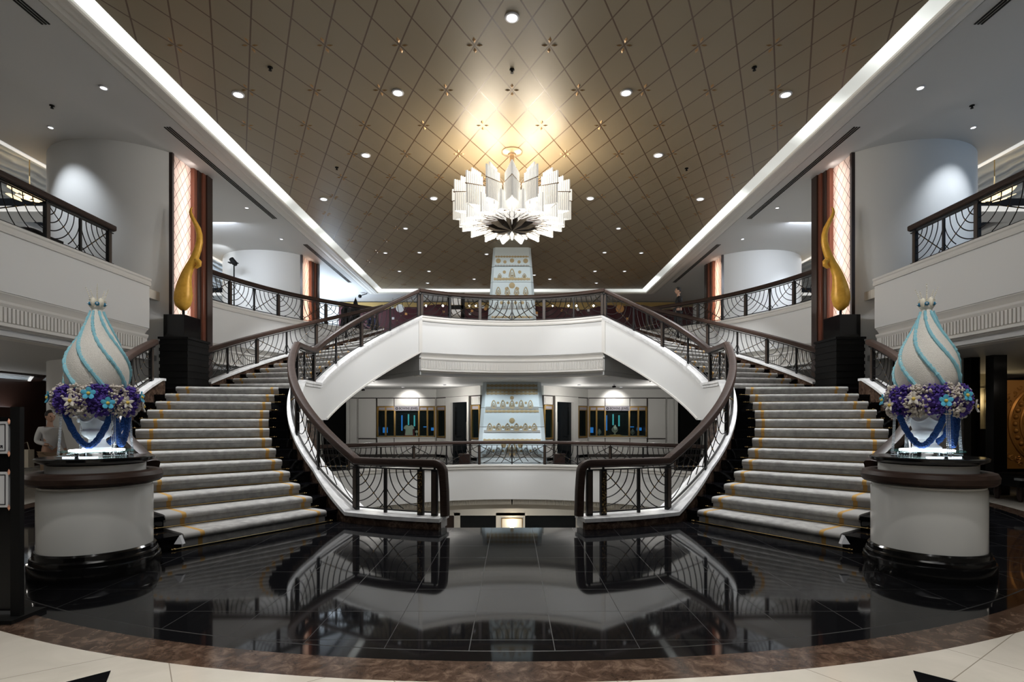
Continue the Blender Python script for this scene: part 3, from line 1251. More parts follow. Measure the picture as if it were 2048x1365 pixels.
railing('mezzanine_railing', 'long curved railing round the open well in front of the jewellery shop', mezz,
        [(100, 'bar'), (110, 'post'), (120, 'bar'), (130, 'post'), (140, 'bar'), (150, 'post'), (160, 'bar'), (170, 'post'), (180, 'bar'), (190, 'post'),
         (200, 'bar'), (210, 'post'), (220, 'bar'), (230, 'post'), (240, 'bar'), (250, 'post'), (260, 'bar')], rail_span=(97, 263), sub=2.2, wire=1.4)

# ------------------------------------------------------------------ chandelier
M['rod'] = mat('frosted_glass_rod', (0.95, 0.95, 0.92), 0.25, emit=(1.0, 0.97, 0.90), estr=0.42)
M['rosette'] = mat('smoked_bronze_mirror', (0.030, 0.022, 0.016), 0.22, 0.3)
M['seam'] = mat('brown_bronze_seam', (0.16, 0.09, 0.045), 0.4, 0.3)
M['canopy'] = mat('brushed_bronze', (0.42, 0.30, 0.19), 0.35, 0.8)
CX0, CY0 = 0.0, 12.95
ch = empty('chandelier', (CX0, CY0, CEIL), 'huge star-shaped chandelier of white glass rods hanging from the bronze ceiling', 'chandelier')
m = MB()
m.lathe([(0.0, CEIL - 0.001), (0.24, CEIL - 0.001), (0.245, CEIL - 0.02), (0.20, CEIL - 0.045), (0.10, CEIL - 0.06), (0.09, CEIL - 0.09), (0.0, CEIL - 0.09)], (CX0, CY0, 0), 36)
under(m.build('canopy', M['canopy']), ch)
m = MB()
m.tube([(CX0, CY0, CEIL - 0.08), (CX0, CY0, 6.25)], 0.055, 14)
under(m.build('stem', M['canopy']), ch)
NST = 16
M['rod_dim'] = mat('dim_glass_rod', (0.93, 0.92, 0.88), 0.25, emit=(1.0, 0.96, 0.88), estr=0.30)  # same glass rods, weaker glow painted in for the less lit tier
# (tip radius, valley radius, bottom, top at the tip, offset, first fraction of the half panel, rods, peak drop)
TIERS = [(1.42, 0.98, 6.76, 7.04, 0.0, 0.22, 9, 0.10, 'rod'), (1.27, 0.86, 6.90, 7.15, 0.0, 0.50, 6, 0.10, 'rod'), (1.40, 0.98, 6.33, 6.745, 0.0, 0.10, 10, 0.0, 'rod_dim'),
         (1.22, 0.86, 6.12, 6.56, 0.5, 0.20, 8, 0.09, 'rod'), (0.96, 0.66, 6.14, 6.50, 0.0, 0.25, 7, 0.08, 'rod')]
for ti, (ro, ri, zb, zt, off, f0, nr, drop, mt) in enumerate(TIERS):
    fr = MB()
    for k in range(NST):
        wt = 2 * math.pi * (k + off) / NST - math.pi / 2
        w0, w1 = wt - math.pi / NST, wt + math.pi / NST
        tip = Vector((CX0 + ro * math.cos(wt), CY0 + ro * math.sin(wt), 0))
        v0 = Vector((CX0 + ri * math.cos(w0), CY0 + ri * math.sin(w0), 0))
        v1 = Vector((CX0 + ri * math.cos(w1), CY0 + ri * math.sin(w1), 0))
        m = MB()
        for v in (v0, v1):
            for i in range(nr):
                f = f0 + (1 - f0) * (i + 0.5) / nr
                p = v.lerp(tip, f)
                e = (1 - f) / (1 - f0)
                m.tube([(p.x, p.y, zb + (0.07 * e if ti >= 3 else 0)), (p.x, p.y, zt - drop * e)], (tip - v).length * (1 - f0) / nr * 0.52, 6)
            a_, b_ = v.lerp(tip, f0), tip
            kx = 1.014
            if ti in (0, 2):
                zr = zb - 0.004 if ti == 0 else zb + 0.015
                if ti == 0:
                    fr.tube([(a_.x * kx, CY0 + (a_.y - CY0) * kx, zr), (b_.x * kx, CY0 + (b_.y - CY0) * kx, zr)], 0.011, 5)
            fr.tube([(a_.x, a_.y, zb + 0.05), (CX0 + 0.3 * math.cos(wt), CY0 + 0.3 * math.sin(wt), zb + 0.10)], 0.007, 4)
        under(m.build('glass_panel', M[mt], angle=80), ch)
    under(fr.build('frame_ring', M['seam']), ch)
m = MB()
m.lathe([(0.0, 6.20), (0.66, 6.24), (0.70, 6.27), (0.66, 6.28), (0.0, 6.26)], (CX0, CY0, 0), 48)
under(m.build('base_dish', emis('dish_glow', (1.0, 0.97, 0.9), 0.8, (0.9, 0.9, 0.88)), angle=50), ch)
M['rosette_pale'] = mat('pale_bronze_mirror', (0.46, 0.38, 0.29), 0.3, 0.4)
ros = MB()
for k in range(NST):
    w = 2 * math.pi * (k + 0.5) / NST
    rad, hw_ = 0.64, 0.125
    wt = Vector((math.cos(w), math.sin(w), 0))
    nt = Vector((-math.sin(w), math.cos(w), 0))
    c = Vector((CX0, CY0, 6.05))
    tipp = c + wt * rad + Vector((0, 0, 0.10))
    l_ = c + wt * rad * 0.62 + nt * hw_ * 0.52 + Vector((0, 0, 0.13))
    r_ = c + wt * rad * 0.62 - nt * hw_ * 0.52 + Vector((0, 0, 0.13))
    mid = c + wt * rad * 0.6 + Vector((0, 0, 0.02))
    back = c + Vector((0, 0, 0.15))
    vs = [tuple(c), tuple(l_), tuple(tipp), tuple(r_), tuple(mid), tuple(back)]
    ros.add(vs, [(0, 1, 4), (1, 2, 4), (2, 3, 4), (3, 0, 4), (0, 5, 1), (1, 5, 2), (2, 5, 3), (3, 5, 0)], k % 2)
under(ros.build('rosette', [M['rosette'], M['rosette_pale']], smooth=False), ch)

# ------------------------------------------------------------------ downlights, small spots, sprinklers


def downlight(x, y, z, r, label, group=None, glow=None):
    t = empty('downlight', (x, y, z), label, 'ceiling light', group)
    m = MB()
    m.lathe([(r * 0.72, -0.004), (r, -0.002), (r * 1.02, -0.012), (r * 0.98, -0.022), (r * 0.76, -0.024), (r * 0.70, -0.012)], (x, y, z), 28)
    under(m.build('trim_ring', M['lamp_ring']), t)
    m = MB()
    m.lathe([(0.001, -0.013), (r * 0.72, -0.013), (r * 0.72, -0.006), (0.001, -0.006)], (x, y, z), 24)
    under(m.build('lens', glow or M['lamp']), t)
    return t


sidew = lambda x: 'left' if x < 0 else 'right'
names = {0: 'lone round downlight nearest the camera, on the centre line of the lattice ceiling'}
for i, (x, y, _) in enumerate(DL):
    if i == 0:
        lb = names[0]
    elif i in (1, 2):
        lb = f'round downlight above and {sidew(x)} of the chandelier, inner one of the second row'
    elif i in (3, 4):
        lb = f'round downlight by the {sidew(x)} cove, outer one of the second row'
    elif i in (5, 6):
        lb = f'round downlight level with the chandelier top, on its {sidew(x)}'
    elif i in (7, 10):
        lb = f'round downlight by the {sidew(x)} cove, level with the chandelier glass'
    else:
        lb = f'round downlight close beside the chandelier glass on the {sidew(x)}'
    downlight(x, y, CEIL, 0.115, lb, 'downlights in the lattice ceiling')
dlf_lab = {(-3.52, 18.1): 'small downlight left of the chandelier, first one behind it', (3.52, 18.1): 'small downlight right of the chandelier, first one behind it',
           (-0.97, 20.9): 'small downlight just left of the tapered column top', (0.97, 23.9): 'small downlight just right of the tapered column, low down'}
for i, (x, y) in enumerate(DLF):
    lb = dlf_lab.get((x, y)) or f'small far downlight in the lattice ceiling, {sidew(x)} half, ' + {20.7: 'inner one of a pair', 20.75: 'outer one of a pair', 23.3: ('outer' if abs(x) > 4 else 'inner') + ' one near the far end',
                                                                                                  24.6: 'beside the column foot line', 25.3: 'last before the end cove'}[y]
    downlight(x, y, CEIL, 0.085, lb, 'downlights in the lattice ceiling', M.setdefault('lamp_far', emis('far_downlight_glow', (0.95, 0.97, 1), 2.2)))
M['lamp_small'] = emis('spot_glow', (0.95, 0.98, 1.0), 5)
for s in (-1, 1):
    downlight(s * 7.72, 10.35, SOF, 0.075, f'small bright spot in the white soffit above the near {SIDE[s]} pillar', 'soffit spots', M['lamp_small'])
    downlight(s * 9.9, 11.75, SOF, 0.06, f'tiny spot in the soffit at the outer side of the near {SIDE[s]} pillar', 'soffit spots', M['lamp_small'])
    downlight(s * 7.85, 16.2, SOF, 0.06, f'tiny spot in the soffit between the two {SIDE[s]} pillars', 'soffit spots', M['lamp_small'])
    downlight(s * 8.0, 19.0, SOF, 0.06, f'tiny spot in the soffit in front of the far {SIDE[s]} pillar', 'soffit spots', M['lamp_small'])
    downlight(s * 9.6, 25.6, SOF, 0.06, f'tiny spot in the soffit at the far end, {SIDE[s]} side', 'soffit spots', M['lamp_small'])
sp = [(-4.35, 9.85, CEIL, 'small dark sprinkler in the lattice ceiling, left of centre near the top'), (4.36, 9.85, CEIL, 'small dark sprinkler in the lattice ceiling, right of centre near the top'),
      (0.0, 9.92, CEIL, 'small sprinkler on the centre line of the lattice ceiling'), (-4.4, 13.75, CEIL, 'sprinkler in the lattice ceiling between two left downlights'),
      (4.4, 13.8, CEIL, 'sprinkler in the lattice ceiling between two right downlights'), (-9.2, 10.95, SOF, 'dark sprinkler in the left soffit above the near pillar'),
      (9.2, 10.95, SOF, 'dark sprinkler in the right soffit above the near pillar')]
for x, y, z, lb in sp:
    m = MB()
    m.lathe([(0.045, 0), (0.045, -0.012), (0.02, -0.02), (0.015, -0.05), (0.03, -0.055), (0.03, -0.06), (0.001, -0.06)], (x, y, z), 12)
    tag(m.build('sprinkler_head', M['matteblack']), lb, 'sprinkler', 'ceiling sprinklers')

# ------------------------------------------------------------------ pedestals at the foot of the stairs and the urn displays
M['drum'] = mat('white_lacquer_drum', (0.72, 0.72, 0.69), 0.16)
M['crochet'] = mat('cream_crochet', (0.70, 0.66, 0.58), 0.85)
g = NT(M['crochet'])
x, y, z = g.xyz()
l = g.line(z, 0.018, 0, 0.009)
nn = g.voronoi(110)
g.color(g.ramp(nn, [(0.0, (0.66, 0.63, 0.56)), (0.5, (0.82, 0.79, 0.72))]))
g.bump(g.math('ADD', nn, g.math('MULTIPLY', l, 0.7)), 0.45, 0.006)
M['teal'] = mat('light_blue_chenille', (0.28, 0.60, 0.70), 0.8)
M['royal'] = mat('royal_blue_chenille', (0.004, 0.06, 0.27), 0.8)
g = NT(M['royal'])
g.bump(g.voronoi(75), 1.0, 0.015)
M['purple'] = mat('purple_dried_flower', (0.085, 0.045, 0.30), 0.85)
M['straw'] = mat('cream_dried_flower', (0.62, 0.56, 0.49), 0.9)
M['petal_blue'] = mat('sky_blue_felt', (0.10, 0.50, 0.72), 0.75)
M['petal_white'] = mat('white_felt', (0.78, 0.74, 0.66), 0.75)
M['yellow'] = mat('yellow_wool', (0.80, 0.58, 0.12), 0.8)
M['bead'] = mat('clear_bead', (0.72, 0.78, 0.84), 0.12, 0.3)
M['urn'] = mat('white_plaster_urn', (0.80, 0.83, 0.86), 0.4)
M['pearl'] = mat('ivory_pearl', (0.85, 0.80, 0.66), 0.25)
M['peacock'] = mat('peacock_blue', (0.01, 0.16, 0.30), 0.5)

ICO = None


def blob(mb, c, r, mt=0):
    """small irregular eight-sided puff"""
    j = [r * random.uniform(0.7, 1.25) for _ in range(6)]
    vs = [(c[0] + j[0], c[1], c[2]), (c[0] - j[1], c[1], c[2]), (c[0], c[1] + j[2], c[2]), (c[0], c[1] - j[3], c[2]), (c[0], c[1], c[2] + j[4]), (c[0], c[1], c[2] - j[5])]
    mb.add(vs, [(0, 2, 4), (2, 1, 4), (1, 3, 4), (3, 0, 4), (2, 0, 5), (1, 2, 5), (3, 1, 5), (0, 3, 5)], mt)


ONION = [(0.0, 1.86), (0.30, 1.87), (0.335, 1.93), (0.355, 2.02), (0.358, 2.10), (0.345, 2.18), (0.315, 2.26), (0.272, 2.34), (0.222, 2.42), (0.172, 2.50), (0.128, 2.58), (0.095, 2.65), (0.072, 2.70), (0.06, 2.74), (0.0, 2.745)]


def onion_r(z):
    for (r0, z0), (r1, z1) in zip(ONION[1:], ONION[2:]):
        if z <= z1:
            return r0 + (r1 - r0) * (z - z0) / (z1 - z0)
    return 0.06


for s in (-1, 1):
    sd = SIDE[s]
    ux, uy = s * 4.37, 5.77
    C0 = (ux, uy, 0)
    # ---- drum pedestal (the foot of the outer handrail wraps round it)
    t = empty('drum_pedestal', C0, f'round white drum pedestal with black plinth at the foot of the {sd} stair', 'pedestal')
    m = MB()
    m.lathe([(0.57, 0.0), (0.572, 0.13), (0.565, 0.145), (0.55, 0.15), (0.55, 0.185), (0.54, 0.20), (0.528, 0.205), (0.525, 0.245), (0.51, 0.262), (0.3, 0.262)], C0, 64)
    under(m.build('plinth', M['black'], angle=30), t)
    m = MB()
    m.lathe([(0.3, 0.255), (0.497, 0.255), (0.497, 0.862), (0.490, 0.884), (0.47, 0.89), (0.3, 0.89)], C0, 64)
    under(m.build('drum', M['drum'], angle=30), t)
    m = MB()
    m.lathe([(0.3, 0.88), (0.485, 0.88), (0.49, 0.905), (0.45, 0.92), (0.43, 0.95), (0.43, 1.12), (0.3, 1.12)], C0, 64)
    under(m.build('neck', M['drum'], angle=30), t)
    m = MB()
    m.lathe([(0.44, 0.925), (0.56, 0.925), (0.585, 0.95), (0.59, 1.0), (0.57, 1.04), (0.54, 1.05), (0.46, 1.05), (0.44, 1.03)], C0, 64)
    under(m.build('handrail_ring', M['rail'], angle=30), t)
    m = MB()
    m.lathe([(0.3, 1.10), (0.40, 1.10), (0.42, 1.125), (0.47, 1.14), (0.51, 1.16), (0.515, 1.185), (0.50, 1.195), (0.3, 1.195)], C0, 64)
    under(m.build('top_plate', M['black'], angle=30), t)
    # ---- glass tray on short chrome feet
    t = empty('glass_tray', (ux, uy, 1.195), f'round clear glass tray on chrome feet on the {sd} drum pedestal', 'tray')
    m = MB()
    m.lathe([(0.0, 1.245), (0.325, 1.245), (0.325, 1.257), (0.0, 1.257)], C0, 48)
    under(m.build('plate', M['shelfglass']), t)
    for k in range(3):
        w = 2 * math.pi * k / 3 + 0.5
        m = MB()
        m.lathe([(0.022, 1.195), (0.022, 1.245)], (ux + 0.26 * math.cos(w), uy + 0.26 * math.sin(w), 0), 12)
        under(m.build('foot', M['chrome']), t)
    m = MB()
    m.box(ux - 0.17, ux + 0.17, uy - 0.245, uy - 0.215, 1.196, 1.204)
    under(m.build('light_bar', M.setdefault('led', emis('led_bar', (0.82, 0.93, 1.0), 4.0))), t)
    m = MB()
    m.tube([(ux + 0.235 * math.cos(2 * math.pi * i / 32), uy + 0.235 * math.sin(2 * math.pi * i / 32), 1.263) for i in range(33)], 0.0055, 6)
    under(m.build('fill_ring', M.setdefault('fillring', emis('fill_ring', (0.88, 0.95, 1.0), 20.0))), t)  # added glowing ring that brightens the urn from below
    # ---- flower urn display
    KR = 0.78
    t = empty('flower_urn', (ux, uy, 1.257), f'white urn with flower wreath and tall cream onion dome, on the {sd} drum pedestal', 'flower arrangement')
    m = MB()
    m.lathe([(r_ * KR, z_) for r_, z_ in ((0.0, 1.258), (0.165, 1.258), (0.165, 1.292), (0.155, 1.30), (0.125, 1.315), (0.098, 1.345), (0.095, 1.375), (0.115, 1.39), (0.135, 1.40), (0.165, 1.43), (0.172, 1.46), (0.158, 1.475), (0.162, 1.49), (0.185, 1.55), (0.205, 1.60), (0.218, 1.64), (0.232, 1.66), (0.232, 1.68), (0.0, 1.68))], C0, 64,
            flute=lambda w, z: 0.035 * abs(math.sin(10 * w)) if 1.39 < z < 1.475 else 0)
    under(m.build('urn', M['urn'], angle=40), t)
    for k in range(6):                   # moulded swags on the urn
        w0 = 2 * math.pi * k / 6
        pts = []
        for i in range(9):
            f = i / 8
            zz = 1.615 - 0.05 * 4 * f * (1 - f)
            rr_ = 0.206 - 0.10 * (1.615 - zz)
            w = w0 + f * 2 * math.pi / 6
            pts.append((ux + KR * rr_ * math.cos(w), uy + KR * rr_ * math.sin(w), zz))
        m = MB()
        m.tube(pts, [0.008 + 0.010 * math.sin(math.pi * i / 8) for i in range(9)], 6)
        under(m.build('swag', M['urn']), t)
    m = MB()
    m.lathe([(r_ * KR, z_) for r_, z_ in ONION], C0, 64)
    dome = under(m.build('onion_dome', M['crochet'], angle=60), t)
    for k in range(7):                    # spiralling chenille bands
        w0 = 2 * math.pi * k / 7 + 0.25
        pts, rs = [], []
        for i in range(61):
            f = i / 60
            zz = 1.90 + f * 0.82
            w = w0 + 1.75 * (1 - f) ** 1.15
            rr_ = onion_r(zz) + 0.006
            pts.append((ux + KR * rr_ * math.cos(w), uy + KR * rr_ * math.sin(w), zz))
            rs.append((0.023 - 0.010 * f) * random.uniform(0.75, 1.2))
        m = MB()
        m.tube(pts, rs, 7)
        under(m.build('spiral_band', M['teal']), t)
        m = MB()                           # thin gold bead line beside each band
        for i in range(6, 60, 2):
            f = i / 60
            zz = 1.90 + f * 0.82
            w = w0 + 1.75 * (1 - f) ** 1.15 + 0.06
            rr_ = onion_r(zz) + 0.012
            m.ball((ux + KR * rr_ * math.cos(w), uy + KR * rr_ * math.sin(w), zz), 0.0065, 5, 4)
        under(m.build('bead_line', M['pearl']), t)
    # crown of the dome
    cr = MB()
    cr.ball((ux, uy, 2.77), 0.062, 14, 10, (1, 1, 0.7))
    crown = under(cr.build('crown', M['petal_white']), t)
    for k in range(5):
        w = 2 * math.pi * k / 5 - math.pi / 2
        m = MB()
        bx, by = ux + KR * 0.07 * math.cos(w), uy + KR * 0.07 * math.sin(w)
        m.ball((bx, by, 2.81), 0.03, 8, 6, (0.9, 0.9, 1.7))
        under(m.build('crown_petal', M['pearl']), t)
        w2 = w + math.pi / 5
        m = MB()
        m.ball((ux + KR * 0.078 * math.cos(w2), uy + KR * 0.078 * math.sin(w2), 2.795), 0.021, 10, 8)
        bl = under(m.build('crown_boss', M['peacock']), t)
        m = MB()
        m.ball((ux + KR * 0.105 * math.cos(w2), uy + KR * 0.105 * math.sin(w2), 2.795), 0.009, 8, 6)
        d = m.build('jewel', M['bead'])
        d.parent = bl
    for k in range(6):
        w = 2 * math.pi * k / 5 + 0.3
        tilt = 0.075 if k < 5 else 0.0
        m = MB()
        nb = 9 if k < 5 else 12
        for i in range(nb):
            f = i / nb
            m.ball((ux + KR * (0.06 * (k < 5) + tilt * f) * math.cos(w), uy + KR * (0.06 * (k < 5) + tilt * f) * math.sin(w), 2.81 + 0.018 * i), 0.0085 * (1 - 0.35 * f), 6, 4)
        under(m.build('beaded_spike', M['pearl']), t)
    # wreath of dried flowers: alternating purple and cream clumps
    clumps = {0: MB(), 1: MB()}
    for k in range(12):
        w = 2 * math.pi * (k + 0.3) / 12
        mt = k % 2
        for i in range(330):
            ww = w + random.uniform(-0.29, 0.29) + random.gauss(0, 0.05)
            ph = random.uniform(0, 2 * math.pi)
            rad = (0.135 if mt else 0.125) * random.random() ** 0.3 + random.uniform(-0.012, 0.012)
            rr_ = 0.375 + rad * math.cos(ph) * 0.85
            zz = 1.775 + 1.25 * rad * math.sin(ph)
            blob(clumps[mt], (ux + KR * rr_ * math.cos(ww), uy + KR * rr_ * math.sin(ww), zz), random.uniform(0.010, 0.022))
    core = MB()
    ringp = [(ux + KR * 0.36 * math.cos(2 * math.pi * i / 40), uy + KR * 0.36 * math.sin(2 * math.pi * i / 40), 1.775) for i in range(41)]
    core.tube(ringp, 0.07, 10)
    core.lathe([(0.0, 1.70), (0.28, 1.72), (0.28, 1.84), (0.0, 1.85)], C0, 32)
    under(core.build('wreath_core', M['purple']), t)
    for mt, nm in ((0, 'purple_dried_flowers'), (1, 'cream_dried_flowers')):
        o = under(clumps[mt].build(nm, M['purple' if mt == 0 else 'straw'], smooth=False), t)
        o['kind'] = 'stuff'
    # felt flowers
    fl = [(-100, 1.84, 'petal_blue'), (-78, 1.745, 'petal_blue'), (-122, 1.765, 'petal_white'), (-52, 1.755, 'petal_white'), (-20, 1.82, 'petal_blue'), (-168, 1.80, 'petal_blue'),
          (-5, 1.72, 'petal_white'), (40, 1.79, 'petal_blue'), (90, 1.80, 'petal_white'), (140, 1.79, 'petal_blue')]
    if s > 0:
        fl = [(-105, 1.79, 'petal_white'), (-68, 1.765, 'petal_blue'), (-38, 1.82, 'petal_blue'), (-8, 1.71, 'petal_white'), (-160, 1.79, 'petal_blue'), (-140, 1.73, 'petal_white'), (40, 1.79, 'petal_blue'), (90, 1.80, 'petal_white'), (140, 1.79, 'petal_blue')]
    view = math.degrees(math.atan2(-uy, -ux)) + 90       # angles above count from the side facing the camera
    for (w, zz, mt) in fl:
        w = R(w + view)
        d = Vector((math.cos(w), math.sin(w), 0.1)).normalized()
        c = Vector((ux, uy, 0)) + Vector((math.cos(w) * 0.495 * KR, math.sin(w) * 0.495 * KR, zz))
        e1 = Vector((-math.sin(w), math.cos(w), 0))
        e2 = d.cross(e1)
        m = MB()
        for k in range(5):
            q = 2 * math.pi * k / 5 + 0.3
            pd = math.cos(q) * e1 + math.sin(q) * e2
            pn = -math.sin(q) * e1 + math.cos(q) * e2
            rows = [(0.006, 0.006), (0.028, 0.022), (0.048, 0.023), (0.062, 0.010)]
            if mt == 'petal_white':
                rows = [(0.006, 0.007), (0.030, 0.020), (0.055, 0.013), (0.070, 0.002)]
            vs = []
            for (u_, wd) in rows:
                lift = 0.012 + 0.25 * u_
                for sg, ex in ((-1, 0), (0, 0.006), (1, 0)):
                    vs.append(tuple(c + pd * u_ + pn * wd * sg + d * (lift + ex)))
            for (u_, wd) in rows:
                vs.append(tuple(c + pd * u_ + d * (0.002 + 0.25 * u_)))
            fs = []
            for i in range(3):
                b_ = 3 * i
                fs += [(b_, b_ + 1, b_ + 4, b_ + 3), (b_ + 1, b_ + 2, b_ + 5, b_ + 4), (b_, b_ + 3, 13 + i, 12 + i), (b_ + 2, 12 + i, 13 + i, b_ + 5)]
            m.add(vs, fs)
        fo = under(m.build('felt_flower', M[mt], angle=60), t)
        fo['label'] = 'sky blue felt flower with round petals' if mt == 'petal_blue' else 'white felt flower with pointed petals'
        m = MB()
        m.ball(tuple(c + d * 0.022), 0.017, 10, 6)
        yo = m.build('flower_centre', M['yellow'])
        yo.parent = fo
    # royal blue garlands hanging in loops below the wreath
    for k in range(3):
        wa = R(view - 90 - 62 + 90 * k + (0 if s < 0 else 8))
        wb = wa + R(86)
        pts = []
        for i in range(25):
            f = i / 24
            w = wa + (wb - wa) * f
            rr_ = 0.385 - 0.11 * 4 * f * (1 - f)
            zz = 1.70 - 0.385 * (1 - (2 * f - 1) ** 2) ** 0.75
            pts.append((ux + KR * rr_ * math.cos(w), uy + KR * rr_ * math.sin(w), zz))
        m = MB()
        m.tube(pts, [0.031 * (0.9 + 0.16 * (i % 2)) for i in range(25)], 10)
        under(m.build('blue_garland', M['royal']), t)
    # strands of clear beads between the garlands, ending in a coil on the plate
    for k in range(4):
        w = R(view - 90 - 66 + 90 * k + (0 if s < 0 else 8))
        for q in range(3):
            wq = w + 0.05 * (q - 1)
            m = MB()
            for i in range(40):
                f = i / 39
                if f < 0.82:
                    g_ = f / 0.82
                    rr_ = 0.41 + 0.03 * g_ * g_
                    zz = 1.72 - 0.50 * g_
                    ww = wq
                else:
                    g_ = (f - 0.82) / 0.18
                    rr_ = 0.44 - 0.04 * g_
                    zz = 1.212
                    ww = wq + 0.35 * g_ * (q - 0.6)
                m.ball((ux + KR * rr_ * math.cos(ww), uy + KR * rr_ * math.sin(ww), zz), 0.0062, 5, 4)
            under(m.build('bead_strand', M['bead']), t)

# ------------------------------------------------------------------ golden flames on black pedestals at the landings
for s in (-1, 1):
    sd = SIDE[s]
    t = empty('black_pedestal', (s * 7.68, 12.85, LAND), f'stepped black louvred pedestal under the golden flame on the {sd} landing', 'pedestal')
    m = MB()
    xa, xb = sorted((s * 7.99, s * 7.36))
    m.box(xa, xb, 12.42, 13.28, LAND, 3.42)
    for k in range(7):
        zz = LAND + 0.12 + k * 0.15
        m.box(xa - 0.012, xb + 0.012, 12.408, 13.292, zz, zz + 0.075)
    m.box(xa - 0.03, xb + 0.03, 12.39, 13.31, 3.42, 3.47)
    under(m.build('louvred_base', M['matteblack'], smooth=False), t)
    m = MB()
    xa, xb = sorted((s * 7.97, s * 7.50))
    m.box(xa, xb, 12.52, 13.18, 3.47, 4.0)
    under(m.build('upper_block', M['black'], smooth=False), t)
    t = empty('golden_flame', (s * 7.70, 12.8, 4.0), f'tall golden flame-shaped sculpture in front of the {sd} copper lattice panel', 'sculpture')
    Zf = 12.8

    def q3(px, py):
        return (s * (1024 - px) * Zf / 1095, Zf, CH + (841 - py) * Zf / 1095)
    path_ = [(367, 621, 5), (366, 612, 13.5), (366, 600, 16.5), (367, 588, 16.5), (368, 575, 14.5), (370, 562, 12), (373, 549, 9.8), (378, 537, 8.4), (385, 525, 7.8), (391, 512, 7.4), (396, 498, 6.8), (399, 484, 6.2), (399, 470, 5.6), (396, 457, 5.0), (390, 445, 4.4), (384, 434, 3.7), (381, 425, 2.9), (382, 418, 1.9), (385, 414, 0.8)]
    m = MB()
    m.tube([q3(a, b) for a, b, c in path_], [c * Zf / 1095 for a, b, c in path_], 16)
    under(m.build('flame_body', M['gold'], angle=60), t)
    hook = [(386, 520, 6.5), (393, 521, 6.5), (398, 525, 5.5), (398, 531, 4.2), (393, 535, 3.0), (388, 534, 1.6), (386, 531, 0.7)]
    m = MB()
    m.tube([q3(a, b) for a, b, c in hook], [c * Zf / 1095 for a, b, c in hook], 12)
    under(m.build('curl', M['gold'], angle=60), t)
    m = MB()
    m.tube([(s * 7.68, 12.8, 4.0), (s * 7.68, 12.8, 4.16)], 0.03, 8)
    under(m.build('mounting_pin', M['matteblack']), t)

# ------------------------------------------------------------------ tapered ornamental column
Yc = 20.8
H0, H1 = 1.267, 0.69
hw = lambda z: H0 + (H1 - H0) * z / CEIL
col = empty('tapered_column', (0, Yc, 0), 'tall tapered pale column with gold ornament bands, rising from the jewellery floor to the lattice ceiling', 'column')
m = MB()
for (za, zb) in ((0.0, 0.18), (0.18, 1.33), (1.345, 2.02), (2.035, 4.0), (4.015, 5.2), (5.215, 6.0), (6.015, 6.62), (6.635, 7.2), (7.215, CEIL - 0.002)):
    a, b = hw(za), hw(zb)
    vs = []
    for (w, zz) in ((a, za), (b, zb)):
        c = 0.12 * w
        for (px, py) in ((-w, -w + c), (-w + c, -w), (w - c, -w), (w, -w + c), (w, w - c), (w - c, w), (-w + c, w), (-w, w - c)):
            vs.append((px, Yc + py, zz))
    m.add(vs, [tuple(range(8))[::-1], tuple(range(8, 16))] + [(i, (i + 1) % 8, 8 + (i + 1) % 8, 8 + i) for i in range(8)])
under(m.build('shaft', M['column'], smooth=False), col)


def colface(x, z, d=0.0):
    return (x, Yc - hw(z) - d, z)


def band(z0, z1, mt, wavy=True, name='gold_band'):
    m = MB()
    w = hw(z0) - 0.15 * hw(z0)
    n = 40
    top = []
    for i in range(n + 1):
        x = -w + 2 * w * i / n
        e = 0.012 * math.sin(i * 1.9) if wavy else 0
        top.append((x, z1 + e, z0 - e))
    for i in range(n):
        q = []
        for (x, zt, zb), d in ((top[i], 0.0), (top[i + 1], 0.0)):
            q += [colface(x, zb, 0.0), colface(x, zt, 0.0), colface(x, zb, 0.022 + 0.006 * (i % 2)), colface(x, zt, 0.022 + 0.006 * (i % 2))]
        m.add(q, [(2, 3, 7, 6), (0, 2, 6, 4), (1, 5, 7, 3), (0, 1, 3, 2), (4, 6, 7, 5)])
    under(m.build(name, mt, smooth=False), col)


def medallion(x, z, r, mt=None):
    m = MB()
    for rr_, dd in ((r, 0.012), (r * 0.75, 0.024), (r * 0.35, 0.036)):
        pts = [colface(x + rr_ * math.cos(2 * math.pi * i / 16), z + rr_ * math.sin(2 * math.pi * i / 16), 0) for i in range(16)]
        m.extrude(pts, (0, -dd, 0))
    under(m.build('medallion', mt or M['goldrelief'], angle=30), col)


def lotus(x, z, w, h, mt=None):
    """pointed arch relief with a boss at its foot"""
    m = MB()
    for (k, r) in ((1.0, 0.16), (0.55, 0.10)):
        pts = []
        for i in range(13):
            f = -1 + 2 * i / 12
            pts.append(colface(x + k * w * f * (1 - 0.25 * abs(f)) * 1.2, z + k * h * (1 - abs(f) ** 1.6), 0.014))
        m.tube(pts, r * w, 5)
    m.ball(colface(x, z + 0.16 * h, 0.012), 0.26 * w, 8, 6)
    q = [colface(x - 0.75 * w, z - 0.22 * h), colface(x + 0.75 * w, z - 0.22 * h), colface(x + 0.6 * w, z), colface(x - 0.6 * w, z)]
    m.extrude(q, (0, -0.03, 0))
    under(m.build('lotus_relief', mt or M['goldrelief'], angle=50), col)


